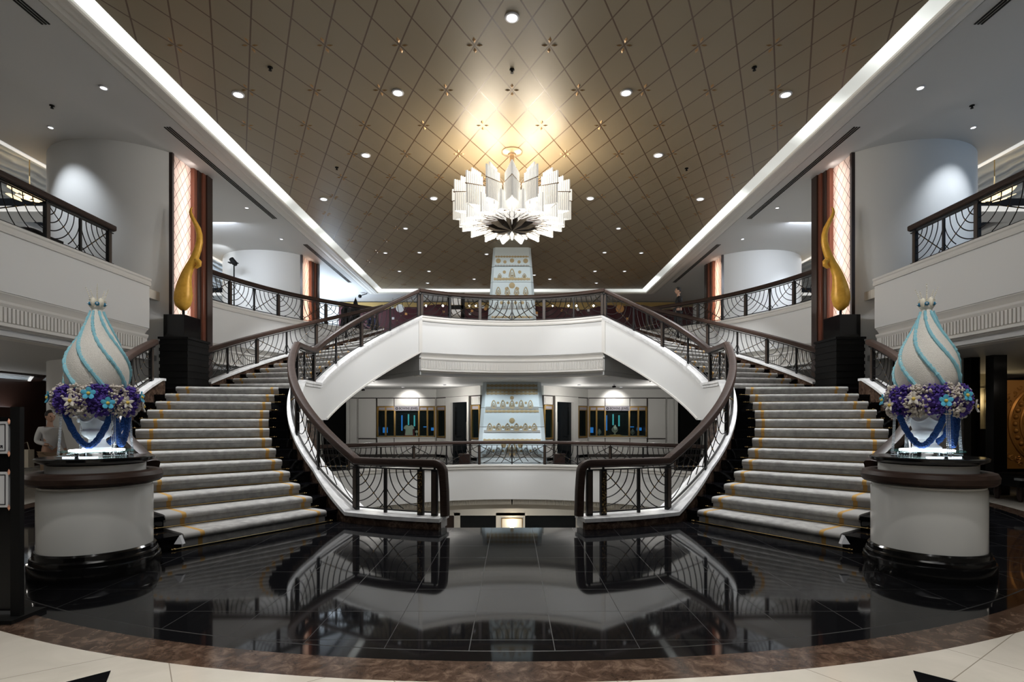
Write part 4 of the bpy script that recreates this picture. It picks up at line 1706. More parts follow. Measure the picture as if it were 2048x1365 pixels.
# heights read off the storeys: mezzanine part first
for z0, z1, nm in ((0.80, 0.90, M['goldrelief']), (1.86, 1.94, M['goldrelief']), (2.50, 2.58, M['goldrelief']), (2.60, 2.70, M['goldrelief']), (2.78, 2.86, M['goldrelief']),
                   (6.03, 6.09, M['goldrelief']), (6.70, 6.78, M['goldrelief']), (5.62, 5.66, M['greyrelief']), (5.30, 5.36, M['goldrelief']), (7.22, 7.26, M['greyrelief']), (7.55, 7.60, M['goldrelief'])):
    band(z0, z1, nm)
for z0, z1 in ((0.26, 0.36), (1.14, 1.22), (1.97, 2.06)):
    band(z0, z1, M['greyrelief'], False, 'grey_band')
for i in range(6):
    lotus(-0.82 + 1.64 * i / 5, 0.36, 0.11, 0.24, M['greyrelief'])
    lotus(-0.80 + 1.6 * i / 5, 1.24, 0.11, 0.22)
for i in range(5):
    lotus(-0.66 + 1.32 * i / 4, 2.05, 0.105, 0.24)
    medallion(-0.64 + 1.28 * i / 4, 1.33, 0.05)
    medallion(-0.66 + 1.32 * i / 4, 0.48, 0.045)
for i in range(4):
    medallion(-0.5 + 1.0 * i / 3, 2.2, 0.045)
for x_, z_, r_ in ((0, 1.56, 0.10), (-0.3, 0.68, 0.09), (0.3, 0.68, 0.09), (0, 2.38, 0.07), (0, 5.05, 0.10), (0, 6.50, 0.11), (-0.2, 6.38, 0.06), (0.2, 6.38, 0.06), (-0.28, 7.0, 0.06), (0.28, 7.0, 0.06),
                   (-0.5, 4.72, 0.06), (-0.25, 4.72, 0.05), (0.25, 4.72, 0.05), (0.5, 4.72, 0.06), (-0.5, 7.42, 0.09), (0.5, 7.42, 0.09), (-0.26, 7.38, 0.06), (0.26, 7.38, 0.06), (0, 7.43, 0.08)):
    medallion(x_, z_, r_)
for i in range(4):
    lotus(-0.5 + 1.0 * i / 3, 6.18, 0.10, 0.26)
    medallion(-0.38 + 0.76 * i / 3, 5.86, 0.06)
for i in range(5):
    lotus(-0.56 + 1.12 * i / 4, 5.68, 0.09, 0.2, M['greyrelief'])
lotus(0, 6.82, 0.12, 0.30)
for x_ in (-0.45, 0.45):
    lotus(x_, 6.82, 0.08, 0.12)
lotus(0, 0.40, 0.18, 0.42)
lotus(0, 4.58, 0.13, 0.40, M['greyrelief'])

# ------------------------------------------------------------------ jewellery shop front on the mezzanine
M['sign'] = mat('brushed_silver_sign', (0.34, 0.32, 0.36), 0.4, 0.2)
M['signtext'] = mat('black_sign_letter', (0.015, 0.012, 0.018), 0.4)
M['tealglow'] = emis('teal_glint', (0.10, 0.75, 0.80), 0.55, (0.1, 0.3, 0.3))  # glowing colours painted in for glints in the shop glass
M['blueglow'] = emis('blue_glint', (0.03, 0.28, 0.85), 0.7, (0.05, 0.1, 0.3))
M['ivory'] = mat('ivory_bust', (0.80, 0.76, 0.62), 0.5)
M['redvelvet'] = mat('red_velvet', (0.35, 0.03, 0.03), 0.8)
M['amber'] = mat('amber_wood_tray', (0.62, 0.33, 0.08), 0.4)
M['line'] = mat('dark_joint', (0.05, 0.04, 0.035), 0.6)
YW = 24.3


class Seg:
    """flat run of the shop front from p to q (plan points); t metres along, d metres towards the well"""

    def __init__(self, p, q):
        self.p, self.q = Vector((*p, 0)), Vector((*q, 0))
        self.t = (self.q - self.p).normalized()
        self.L = (self.q - self.p).length
        n = Vector((self.t.y, -self.t.x, 0))
        self.n = n if n.y < 0 else -n

    def box(self, mb, u0, u1, d0, d1, z0, z1, mt=0):
        pl = [self.p + self.t * u + self.n * d for u, d in ((u0, d0), (u1, d0), (u1, d1), (u0, d1))]
        return mb.prism([(a.x, a.y) for a in pl], z0, z1, mt)

    def at(self, u, d, z):
        a = self.p + self.t * u + self.n * d
        return (a.x, a.y, z)


def panel(seg, mb, u0, u1, z0, z1):
    """white framed panel with dark joints"""
    seg.box(mb, u0, u1, -0.06, 0.0, z0, z1, 1)
    g_ = 0.018
    seg.box(mb, u0 + g_, u1 - g_, -0.05, 0.012, z0 + g_, z1 - g_, 0)
    k = 0.075
    if u1 - u0 > 0.3 and z1 - z0 > 0.3:
        for a, b, c, d in ((u0 + k, u1 - k, z0 + k, z0 + k + 0.012), (u0 + k, u1 - k, z1 - k - 0.012, z1 - k), (u0 + k, u0 + k + 0.012, z0 + k, z1 - k), (u1 - k - 0.012, u1 - k, z0 + k, z1 - k)):
            seg.box(mb, a, b, 0.0, 0.022, c, d, 0)


def shop_window(seg, cuts, label, headers, zt=2.185, zs=2.0, zb=0.876):
    t = empty('shop_window', seg.at(cuts[0], 0, zb), label, 'shop window')
    u0, u1 = cuts[0], cuts[-1]
    m = MB()
    for c in cuts:
        seg.box(m, c - 0.035, c + 0.035, -0.05, 0.035, zb - 0.05, zt)
    seg.box(m, u0 - 0.035, u1 + 0.035, -0.05, 0.035, zb - 0.06, zb)
    seg.box(m, u0 - 0.035, u1 + 0.035, -0.05, 0.025, zs, zt)
    seg.box(m, u0 - 0.035, u1 + 0.035, -0.05, 0.045, zt - 0.03, zt)
    under(m.build('gold_frame', M['goldframe'], smooth=False), t)
    for a, b in zip(cuts, cuts[1:]):
        m = MB()
        seg.box(m, a, b, -0.03, -0.022, zb, zs)
        under(m.build('pane', M['pane'], smooth=False), t)
    for a, b in headers:
        m = MB()
        seg.box(m, a + 0.06, b - 0.06, 0.02, 0.034, zs + 0.03, zt - 0.05)
        under(m.build('header_grille', M['sign'], smooth=False), t)
    m = MB()
    seg.box(m, u0, u1, -0.75, -0.70, zb - 0.05, zt)
    seg.box(m, u0, u1, -0.75, -0.04, zt - 0.1, zt - 0.02)
    seg.box(m, u0 - 0.03, u0, -0.75, -0.04, zb - 0.05, zt)
    seg.box(m, u1, u1 + 0.03, -0.75, -0.04, zb - 0.05, zt)
    under(m.build('dark_interior', M['matteblack'], smooth=False), t)
    m = MB()
    seg.box(m, u0, u1, -0.7, -0.04, zb - 0.05, zb)
    under(m.build('display_shelf', M['ivory'], smooth=False), t)
    return t


def bust(seg, u, z, sc, label, mt='ivory'):
    t = empty('necklace_bust', seg.at(u, -0.3, z), label, 'display bust')
    m = MB()
    c = seg.at(u, -0.3, z)
    m.lathe([(0.0, 0), (0.07 * sc, 0), (0.03 * sc, 0.03 * sc), (0.03 * sc, 0.06 * sc), (0.12 * sc, 0.14 * sc), (0.145 * sc, 0.24 * sc), (0.09 * sc, 0.33 * sc), (0.05 * sc, 0.37 * sc), (0.045 * sc, 0.43 * sc), (0.0, 0.43 * sc)], c, 20)
    under(m.build('bust', M[mt], angle=50), t)
    m = MB()
    pts = []
    for i in range(13):
        w = math.pi * i / 12
        pts.append(seg.at(u - 0.10 * sc * math.cos(w), -0.3 + 0.12 * sc + 0.02 * math.sin(w), z + 0.31 * sc - 0.14 * sc * math.sin(w)))
    m.tube(pts, 0.009 * sc, 5)
    under(m.build('necklace', M['chrome']), t)
    return t


for s in (-1, 1):
    sd = SIDE[s]
    A = Seg((s * 12.0, YW), (s * 3.37, YW))
    B = Seg((s * 3.37, YW), (s * 1.25, 21.7))
    U = lambda X: 12.0 - X             # metres from the outer end for |x| = X
    wall = MB()
    A.box(wall, 0, A.L, -0.35, 0.0, 2.573, LOWSOF, 0)
    A.box(wall, 0, A.L, -0.35, 0.02, 2.555, 2.575, 1)
    A.box(wall, 0, U(8.55), -0.3, 0.0, 0, 2.56, 0)
    A.box(wall, U(7.25), U(6.83), -0.3, 0.0, 0, 2.56, 0)
    panel(A, wall, U(7.22), U(6.86), 0.0, 2.55)
    panel(A, wall, U(6.83), U(6.02), 0.76, 2.55)
    panel(A, wall, U(6.83), U(6.02), 0.0, 0.74)
    for a, b in ((5.99, 5.23), (5.23, 4.13), (4.13, 3.40)):
        panel(A, wall, U(a), U(b), 2.19, 2.55)
        panel(A, wall, U(a), U(b), 0.05, 0.80)
    A.box(wall, U(6.0), U(3.40), -0.06, 0.05, 0.80, 0.83, 0)
    A.box(wall, U(3.40), A.L, -0.06, 0.02, 0, 2.56, 0)
    A.box(wall, 0, A.L, -0.02, 0.03, 0, 0.06, 1)
    B.box(wall, 0, B.L, -0.35, 0.0, 2.573, LOWSOF, 0)
    B.box(wall, 0, B.L, -0.35, 0.02, 2.555, 2.575, 1)
    f = lambda k: k * B.L
    panel(B, wall, f(0.02), f(0.244), 2.19, 2.55)
    panel(B, wall, f(0.02), f(0.244), 0.05, 0.80)
    panel(B, wall, f(0.81), f(1.0), 2.19, 2.55)
    panel(B, wall, f(0.81), f(1.0), 0.05, 0.80)
    B.box(wall, f(0.26), f(0.374), -0.15, 0.05, 0, 2.56, 0)
    B.box(wall, f(0.735), f(0.775), -0.15, 0.05, 0, 2.56, 0)
    B.box(wall, f(0.374), f(0.735), -0.15, 0.05, 2.33, 2.56, 0)
    B.box(wall, f(0.775), f(0.81), -0.15, 0.02, 0, 2.56, 1)
    struct(wall.build('wall_' + sd, [M['cream'], M['line']], smooth=False))
    # dark glazed shop door
    d = MB()
    B.box(d, f(0.374), f(0.735), -0.10, -0.06, 0.02, 2.33)
    dd = struct(d.build('door_' + ('1' if s < 0 else '2'), M['dark_glass'], smooth=False))
    m = MB()
    B.box(m, f(0.69), f(0.70), -0.04, -0.02, 0.8, 1.5)
    m.build('door_handle', M['chrome'], dd, smooth=False)
    # main window
    w = shop_window(A, [U(5.96), U(5.60), U(5.20), U(4.13), U(3.75), U(3.43)], f'gold-framed jewellery shop window with signboard, {sd} of the tapered column', [(U(5.96), U(5.20)), (U(4.13), U(3.43))])
    shop_window(B, [f(0.03), f(0.235)], f'narrow gold-framed shop window beside the glazed door, {sd} of the column', [(f(0.03), f(0.235))])
    shop_window(B, [f(0.825), f(0.985)], f'narrow gold-framed shop window half hidden by the column, {sd} side', [(f(0.825), f(0.985))])
    # signboard with its lettering
    sg = empty('shop_sign', A.at(U(4.66), 0.04, 2.09), f'silver signboard reading BOWINS JEWEL over the {sd} shop window', 'sign')
    m = MB()
    A.box(m, U(5.22), U(4.11), 0.02, 0.05, 2.0, 2.19)
    under(m.build('board', M['sign'], smooth=False), sg)
    x0 = min(s * 5.22, s * 4.11)
    m = MB()
    c = Vector((x0 + 0.12, YW - 0.052, 2.095))
    m.extrude([tuple(c + Vector((0.065 * math.cos(2 * math.pi * i / 20), 0, 0.065 * math.sin(2 * math.pi * i / 20)))) for i in range(20)], (0, -0.012, 0))
    lo = under(m.build('logo', M['signtext'], smooth=False), sg)
    m = MB()
    for a in (-0.018, 0.018):
        m.box(c.x + a - 0.006, c.x + a + 0.006, c.y - 0.018, c.y - 0.01, c.z - 0.035, c.z + 0.035)
    m.box(c.x - 0.018, c.x + 0.018, c.y - 0.018, c.y - 0.01, c.z - 0.006, c.z + 0.006)
    q = m.build('monogram', M['sign'], smooth=False)
    q.parent = lo
    cu = bpy.data.curves.new('lettering', 'FONT')
    cu.body = 'BOWINS JEWEL'
    cu.size = 0.15
    cu.extrude = 0.005
    cu.offset = 0.003
    cu.space_character = 1.02
    cu.align_x = 'LEFT'
    cu.align_y = 'CENTER'
    cu.materials.append(M['signtext'])
    tmp = bpy.data.objects.new('lettering_source', cu)
    COL.objects.link(tmp)
    tme = bpy.data.meshes.new_from_object(tmp.evaluated_get(bpy.context.evaluated_depsgraph_get()))
    bpy.data.objects.remove(tmp)
    tme.name = 'lettering'
    to = bpy.data.objects.new('lettering', tme)
    COL.objects.link(to)
    under(to, sg)
    to.location = (x0 + 0.215, YW - 0.055, 2.095)
    to.rotation_euler = (R(90), 0, 0)
    to.scale = (0.80, 1, 1)
    # glowing glint strips and goods in the window
    for k, (X, z0, z1, mt) in enumerate(((4.72, 1.35, 1.85, 'tealglow'), (4.45, 1.30, 1.80, 'tealglow'), (5.02, 1.1, 1.8, 'blueglow'), (3.93, 1.25, 1.29, 'blueglow'), (3.58, 1.1, 1.24, 'blueglow'), (5.78, 1.0, 1.25, 'blueglow'))):
        if s > 0:
            X = 9.33 - X if 4.1 < X < 5.3 else (3.4 + 5.98 - X)
        m = MB()
        A.box(m, U(X) - (0.03 if z1 - z0 > 0.3 else 0.11), U(X) + (0.03 if z1 - z0 > 0.3 else 0.11), -0.68, -0.66, z0, z1)
        tag(m.build('glint_strip', M[mt], smooth=False), f'{"teal" if mt == "tealglow" else "blue"} glow strip added as a glint deep inside the {sd} shop window', 'glint strip', 'added glints in the shop windows')
    for zc in (1.15, 1.5):
        m = MB()
        B.box(m, f(0.84), f(0.95), -0.68, -0.66, zc - 0.18, zc + 0.18)
        tag(m.build('glint_strip', M['tealglow' if zc > 1.3 else 'blueglow'], smooth=False), f'{"teal" if zc > 1.3 else "blue"} glow strip added as a glint just beside the column, {sd} side', 'glint strip', 'added glints in the shop windows')
    point('window_fill', A.at(U(4.66), -0.2, 1.85), 1.6, (1.0, 0.95, 0.85), 0.03)  # added fill point for the window goods, no lamp built
    if s < 0:
        t = empty('jewelled_shirt', A.at(U(4.62), -0.35, 0.88), 'small ivory jewelled shirt on a red stand in the left shop window', 'display')
        m = MB()
        pl = [(-0.17, 0.0), (0.17, 0.0), (0.155, 0.26), (0.24, 0.30), (0.19, 0.42), (0.09, 0.46), (0.05, 0.42), (-0.05, 0.42), (-0.09, 0.46), (-0.19, 0.42), (-0.24, 0.30), (-0.155, 0.26)]
        m.extrude([A.at(U(4.62) + a, -0.33, 0.90 + b) for a, b in pl], (0, -0.08, 0))
        under(m.build('shirt', M['ivory'], smooth=False), t)
        m = MB()
        A.box(m, U(4.62) - 0.22, U(4.62) + 0.22, -0.45, -0.36, 0.878, 1.25)
        A.box(m, U(4.62) - 0.24, U(4.62) + 0.24, -0.45, -0.2, 0.878, 0.90)
        under(m.build('red_stand', M['redvelvet'], smooth=False), t)
        m = MB()
        m.ball(A.at(U(4.28), -0.3, 1.06), 0.075, 12, 8, (1, 1, 0.85))
        m.lathe([(0.05, -0.18), (0.02, -0.15), (0.02, -0.05)], A.at(U(4.28), -0.3, 1.06), 12)
        tag(m.build('pearl_bowl', M['ivory']), 'small white round display bowl beside the jewelled shirt in the left shop window', 'bowl')
    else:
        bust(A, U(4.62), 0.93, 1.0, 'ivory necklace bust on an amber tray in the right shop window')
        m = MB()
        A.box(m, U(4.62) - 0.32, U(4.62) + 0.32, -0.45, -0.15, 0.878, 0.90)
        A.box(m, U(4.62) - 0.22, U(4.62) + 0.22, -0.42, -0.18, 0.90, 0.93)
        tag(m.build('jewellery_tray', M['amber'], smooth=False), 'amber stepped jewellery tray under the necklace bust in the right shop window', 'tray')
        bust(A, U(5.42), 0.878, 0.72, 'grey necklace bust in the narrow pane at the right of the right shop window', 'greyrelief')
        bust(A, U(3.92), 0.878, 0.72, 'grey necklace bust in the narrow pane at the left of the right shop window', 'greyrelief')
    # dark doorway at the outer end of the mezzanine
    m = MB()
    A.box(m, U(8.45), U(7.35), -0.3, -0.25, 0.0, 2.45)
    do = struct(m.build('door_' + ('3' if s < 0 else '4'), M['matteblack'], smooth=False))
    m = MB()
    for a, b, c, e in ((8.55, 8.45, 0, 2.55), (7.35, 7.25, 0, 2.55), (8.55, 7.25, 2.45, 2.56)):
        A.box(m, U(a), U(b), -0.2, 0.04, c, e)
    m.build('door_frame', M['cream'], do, smooth=False)
    # dark bin box near the column foot
    m = MB()
    m.box(*sorted((s * 1.55, s * 1.95)), 20.2, 20.6, 0.0, 0.28)
    m.box(*sorted((s * 1.52, s * 1.98)), 20.17, 20.63, 0.28, 0.32)
    tag(m.build('planter_box', M['darkwood'], smooth=False), f'low dark wooden box on the floor at the {sd} foot of the tapered column', 'box')

# ceiling fixtures under the balcony
for x, y, lb in ((-6.3, 23.2, 'small black camera on the mezzanine ceiling, left of the left shop sign'), (3.9, 20.9, 'small black camera on the mezzanine ceiling, right of the column')):
    t = empty('dome_camera', (x, y, LOWSOF), lb, 'security camera')
    m = MB()
    m.lathe([(0.05, 0), (0.05, -0.03), (0.0, -0.03)], (x, y, LOWSOF), 16)
    under(m.build('mount', M['lamp_ring']), t)
    m = MB()
    m.tube([(x, y, LOWSOF - 0.03), (x, y, LOWSOF - 0.07)], 0.012, 8)
    m.tube([(x - 0.07, y, LOWSOF - 0.10), (x + 0.06, y, LOWSOF - 0.085)], 0.035, 10)
    under(m.build('body', M['matteblack']), t)
for i, (x, y) in enumerate(((-2.6, 21.2), (2.6, 21.2), (-4.5, 22.6), (4.5, 22.6))):
    downlight(x, y, LOWSOF, 0.06, f'tiny ceiling spot under the balcony, {sidew(x)} side, ' + ('near the column' if i < 2 else 'before the shop sign'), 'spots under the balcony', M['lamp_small'])

# ------------------------------------------------------------------ lower hall seen through the well
LW = 23.2
m = MB()
lx = lambda px: (px - 1024) / 1095 * LW
cz = [(-10, lx(908)), (lx(908), lx(920)), (lx(992), lx(1050)), (lx(1150), lx(1165))]
for a, b in ((lx(908), lx(920)), (lx(992), lx(1050)), (lx(1152), lx(1166)), (lx(1230), 10.5), (-10.5, lx(870))):
    m.box(a, b, LW, LW + 0.3, -4, -2.35)
m.box(-10.5, 10.5, LW, LW + 0.3, -2.47, -1.3)
struct(m.build('wall_lower', M['cream'], smooth=False))
for i, (a, b) in enumerate(((920, 992), (1050, 1152), (870, 908), (1166, 1230))):
    m = MB()
    m.box(lx(a), lx(b), LW + 0.12, LW + 0.16, -4, -2.45)
    struct(m.build(f'window_{i + 1}', M['dark_glass'] if i < 2 else M['darkwood'], smooth=False))
t = empty('wall_sconce', (0, LW, -2.9), 'glowing uplight sconce in a gold-edged panel on the lower hall wall', 'wall light')
m = MB()
for a, b, c, d in ((-0.45, 0.45, -2.60, -2.57), (-0.45, -0.42, -3.6, -2.57), (0.42, 0.45, -3.6, -2.57)):
    m.box(a, b, LW - 0.03, LW + 0.01, c, d)
under(m.build('gold_edging', M['goldframe'], smooth=False), t)
m = MB()
m.lathe([(0.02, -3.02), (0.05, -3.0), (0.10, -2.93), (0.14, -2.86), (0.12, -2.86), (0.0, -2.96)], (0, LW - 0.16, 0), 20)
under(m.build('shade', emis('sconce_glow', (1.0, 0.86, 0.6), 6)), t)
m = MB()
m.tube([(0, LW, -3.06), (0, LW - 0.16, -3.04)], 0.025, 8)
under(m.build('bracket', M['brass']), t)
point('sconce_light', (0, LW - 0.2, -2.72), 8, (1.0, 0.82, 0.55), 0.08)
M['leafgreen'] = mat('plant_green', (0.08, 0.11, 0.03), 0.6)
for i, (x, lb) in enumerate(((lx(962), 'pale spiky potted plant at the left window of the lower hall'), (lx(1068), 'pale spiky potted plant at the right window of the lower hall'))):
    t = empty('potted_plant', (x, LW - 0.5, -4.0), lb, 'plant')
    m = MB()
    m.lathe([(0.0, -4.0), (0.14, -4.0), (0.19, -3.6), (0.0, -3.6)], (x, LW - 0.5, 0), 16)
    under(m.build('pot', M['matteblack']), t)
    m = MB()
    for k in range(14):
        w = k * 2.4
        ln = random.uniform(0.5, 0.95)
        pts = [(x + 0.32 * f * f * math.cos(w), LW - 0.5 + 0.32 * f * f * math.sin(w), -3.6 + ln * (f - 0.25 * f * f)) for f in (0, 0.25, 0.5, 0.75, 1.0)]
        m.tube(pts, [0.014, 0.02, 0.018, 0.012, 0.003], 4)
    under(m.build('leaves', M['leafgreen']), t)

# ------------------------------------------------------------------ back of the upper floor: maroon mural and the exhibition
M['maroon'] = mat('maroon_mural', (0.065, 0.010, 0.016), 0.35)
M['muralgold'] = mat('mural_gold', (0.46, 0.32, 0.12), 0.4, 0.3)
t = empty('mural', (0, 29.1, UP), 'long maroon mural with wavy gold top edge across the upper back wall', 'mural')
m = MB()
m.box(-9.2, 9.6, 29.06, 29.2, UP, SOF - 0.05)
under(m.build('maroon_field', M['maroon'], smooth=False), t)
m = MB()
n = 120
for i in range(n):
    q = []
    for x in (-9.2 + 18.8 * i / n, -9.2 + 18.8 * (i + 1) / n):
        zb = 7.58 + 0.10 * math.sin(x * 1.25 + 0.5) + 0.05 * math.sin(x * 2.9)
        q += [(x, 29.06, zb), (x, 29.06, SOF - 0.05), (x, 29.0, zb), (x, 29.0, SOF - 0.05)]
    m.add(q, [(2, 3, 7, 6), (0, 2, 6, 4), (1, 5, 7, 3), (0, 1, 3, 2), (4, 6, 7, 5)])
under(m.build('gold_crest', M['muralgold'], smooth=False), t)
HY = 28.2
hx = lambda px: (px - 1024) / 1095 * HY
hz = lambda py: CH + (841 - py) / 1095 * HY
M['bulb'] = emis('bulb_glow', (1, 0.97, 0.9), 5)
M['orangetag'] = mat('orange_gold_tag', (0.70, 0.36, 0.12), 0.5)
M['whitetag'] = mat('white_tag', (0.75, 0.75, 0.75), 0.5)
for i, px in enumerate((852, 885.8, 939, 952, 1106, 1137, 1153, 1187)):
    t = empty('hanging_bulb', (hx(px), HY, hz(612)), 'tiny white bulb hanging before the maroon mural, ' + ('outermost third second nearest'.split()[i] if i < 4 else 'nearest second third outermost'.split()[i - 4]) + (' left of the column' if i < 4 else ' right of the column'), 'hanging light', 'bulbs before the mural')
    m = MB()
    m.ball((hx(px), HY, hz(612)), 0.055, 10, 8)
    under(m.build('bulb', M['bulb']), t)
    m = MB()
    m.tube([(hx(px), HY, hz(612)), (hx(px), HY, SOF)], 0.004, 4)
    under(m.build('wire', M['iron']), t)
for i, (px, py, kind, mt, lb) in enumerate(((887, 624, 'sq', 'orangetag', 'small orange ornament under the black display frame'), (944, 622, 'sq', 'orangetag', 'orange square ornament left of the column'), (940, 628, 'sq', 'whitetag', 'white square ornament left of the column'),
                                            (971, 618, 'disc', 'orangetag', 'round orange ornament at the left edge of the column'), (966, 614, 'disc', 'whitetag', 'small round white ornament at the left edge of the column'), (1124, 621, 'sq', 'orangetag', 'orange square ornament right of the column'),
                                            (1156, 619, 'disc', 'whitetag', 'round white ornament right of the column'), (1177, 621, 'sq', 'whitetag', 'pale square ornament near the right balcony corner'), (1073.5, 626, 'sq', 'orangetag', 'orange square ornament at the right edge of the column'),
                                            (1073.5, 631, 'sq', 'whitetag', 'white square ornament at the right edge of the column'), (800, 617, 'bigdisc', 'whitetag', 'large round pale disc ornament over the left stair'), (785, 615, 'sq', 'whitetag', 'upper white square ornament over the left stair'),
                                            (786, 637, 'sq', 'whitetag', 'lower white square ornament over the left stair'), (812, 628, 'sq', 'orangetag', 'orange ornament beside the left balcony corner'), (1240, 618, 'bigdisc', 'orangetag', 'large round gold disc ornament over the right stair'),
                                            (1255, 638, 'sq', 'orangetag', 'small gold ornament over the right stair'))):
    r = {'sq': 0.075, 'disc': 0.075, 'bigdisc': 0.19}[kind]
    c = (hx(px), HY, hz(py))
    t = empty('hanging_ornament', c, lb + ', before the mural', 'ornament', 'ornaments before the mural')
    m = MB()
    k = 4 if kind == 'sq' else 20
    o = math.pi / 4 if kind == 'sq' else 0
    m.extrude([(c[0] + r * 1.1 * math.cos(2 * math.pi * i / k + o), HY, c[2] + r * 1.1 * math.sin(2 * math.pi * i / k + o)) for i in range(k)], (0, 0.03, 0))
    under(m.build('tag', M[mt], smooth=False), t)
    m = MB()
    m.tube([(c[0], HY + 0.015, c[2] + r * 0.9), (c[0], HY + 0.015, SOF)], 0.004, 4)
    under(m.build('wire', M['iron']), t)
# black framed display stand behind the balcony railing
t = empty('display_stand', (-1.95, 19.2, UP), 'black metal display frame with white panels behind the balcony railing, left of the column', 'display stand')
m = MB()
for a, b, c, d in ((-2.24, -2.14, UP, 6.0), (-1.78, -1.66, UP, 6.03), (-2.2, -1.7, 5.48, 5.60), (-2.2, -1.7, 5.92, 5.98), (-2.2, -1.7, UP + 0.1, UP + 0.2)):
    m.box(a, b, 19.15, 19.25, c, d)
under(m.build('frame', M['matteblack'], smooth=False), t)
for a, b in ((5.62, 5.90), (UP + 0.25, 5.46)):
    m = MB()
    m.box(-2.12, -1.80, 19.19, 19.21, a, b)
    under(m.build('white_panel', M['whitetag'], smooth=False), t)
# work lamp on a pole and dark stands at the far left gallery
t = empty('stage_light', (-9.9, 19.5, UP), 'black stage light on a pole behind the far left gallery railing', 'stage light')
m = MB()
m.tube([(-9.9, 19.5, UP), (-9.9, 19.5, 7.08)], 0.024, 8)
under(m.build('pole', M['matteblack']), t)
m = MB()
m.tube([(-10.0, 19.5, 7.33), (-9.88, 19.5, 7.17), (-9.83, 19.5, 7.10)], [0.085, 0.095, 0.055], 12)
m.box(-10.08, -9.78, 19.41, 19.59, 7.17, 7.20)
under(m.build('lamp_head', M['matteblack']), t)
t = empty('security_camera', (-7.5, 27.0, SOF), 'dark camera on an arm at the far left corner of the white ceiling', 'security camera')
m = MB()
m.tube([(-7.15, 27.0, SOF), (-7.15, 27.0, 7.82), (-7.42, 27.0, 7.74)], 0.02, 6)
under(m.build('arm', M['matteblack']), t)
m = MB()
m.ball((-7.5, 27.0, 7.69), 0.09, 12, 8)
under(m.build('dome', M['matteblack']), t)
M['bluepart'] = mat('blue_grey_partition', (0.07, 0.12, 0.17), 0.3)
t = empty('partition_screen', (-9.4, 23.6, UP), 'low blue-grey partition behind the far end of the left gallery railing', 'partition')
m = MB()
m.box(-10.2, -7.1, 23.6, 23.7, UP, UP + 1.0)
under(m.build('screen_panel', M['bluepart'], smooth=False), t)
for x in (-10.2, -8.6, -7.1):
    m = MB()
    m.box(x - 0.04, x + 0.04, 23.56, 23.74, UP, UP + 1.5)
    under(m.build('upright', M['chrome'], smooth=False), t)
for i, (x, y, h) in enumerate(((-6.25, 20.6, 1.45), (-5.8, 20.3, 1.6))):
    t = empty('draped_stand', (x, y, UP), f'black draped display stand seen through the left stair railing, ' + ('left' if i == 0 else 'right') + ' one of two', 'display stand', 'black draped stands')
    m = MB()
    m.lathe([(0.0, 0.0), (0.30, 0.0), (0.24, 0.4), (0.16, 0.9), (0.19, 1.15), (0.10, 1.3), (0.0, h)], (x, y, UP), 18, flute=lambda w, z: 0.06 * math.sin(7 * w) * (z < 1.0))
    under(m.build('drape', M['matteblack'], angle=60), t)

# glowing amber pendants under the wavy gallery ceilings
M['amberglass'] = emis('amber_glass', (1.0, 0.78, 0.45), 1.5, (0.9, 0.7, 0.4))
for s in (-1, 1):
    for i, (yy, zz) in enumerate(((13.9, 7.25), (21.3, 7.25))):
        c = (s * 12.25, yy, zz)
        t = empty('pendant_lamp', (c[0], c[1], SOF + 0.35), f'amber glass cloud pendant over the {SIDE[s]} gallery, ' + ('near one' if i == 0 else 'far one past the golden flame'), 'pendant lamp')
        m = MB()
        for k in range(16):
            w = k * 2.399
            rr_ = 0.085 * math.sqrt(k)
            ang = R(20 + 10 * (k % 3))
            p = Vector((c[0] + rr_ * math.cos(w), c[1] + rr_ * 1.2 * math.sin(w), c[2] + 0.05 * (k % 4) - 0.02 * k * 0.3))
            d1 = Vector((math.cos(w), math.sin(w), 0.35)) * 0.15
            d2 = Vector((-math.sin(w), math.cos(w), 0.1)) * 0.12
            m.extrude([tuple(p - d1 - d2 * 0.7), tuple(p + d1 * 0.4 - d2), tuple(p + d1), tuple(p + d1 * 0.3 + d2), tuple(p - d1 + d2 * 0.7)], (0, 0, 0.012))
        under(m.build('glass_leaves', M['amberglass'], smooth=False), t)
        m = MB()
        m.tube([(c[0], c[1], zz), (c[0], c[1], SOF + 0.35)], 0.012, 6)
        under(m.build('cord', M['brass']), t)
        point('pendant_light', (c[0], c[1], zz - 0.3), 5, (1.0, 0.76, 0.42), 0.2)
t = empty('wooden_counter', (-11.6, 12.6, UP), 'curved brown wooden counter on the left gallery behind the near railing', 'counter')
m = MB()
m.add([], [])
pts = [(-10.6 - 0.35 * i, 12.2 + 0.25 * math.sin(i * 0.5), UP) for i in range(9)]
for z0, z1, w in ((0.0, 1.05, 0.18), (1.05, 1.12, 0.3)):
    m.sweep([(x, y, UP + (z0 + z1) / 2) for x, y, _ in pts], [(0, 1, 0)] * 9, [(-w, -(z1 - z0) / 2), (w, -(z1 - z0) / 2), (w, (z1 - z0) / 2), (-w, (z1 - z0) / 2)])
under(m.build('counter_body', mat('orange_brown_wood', (0.30, 0.14, 0.06), 0.35)), t)
m = MB()
m.ball((-9.15, 10.3, UP + 0.35), 0.34, 14, 9, (1.3, 0.7, 0.9))
m.box(-9.0, -8.6, 10.1, 10.5, UP, UP + 0.45)
tag(m.build('equipment_bag', M['matteblack'], angle=50), 'black equipment bag on the left gallery floor behind the near railing', 'bag')

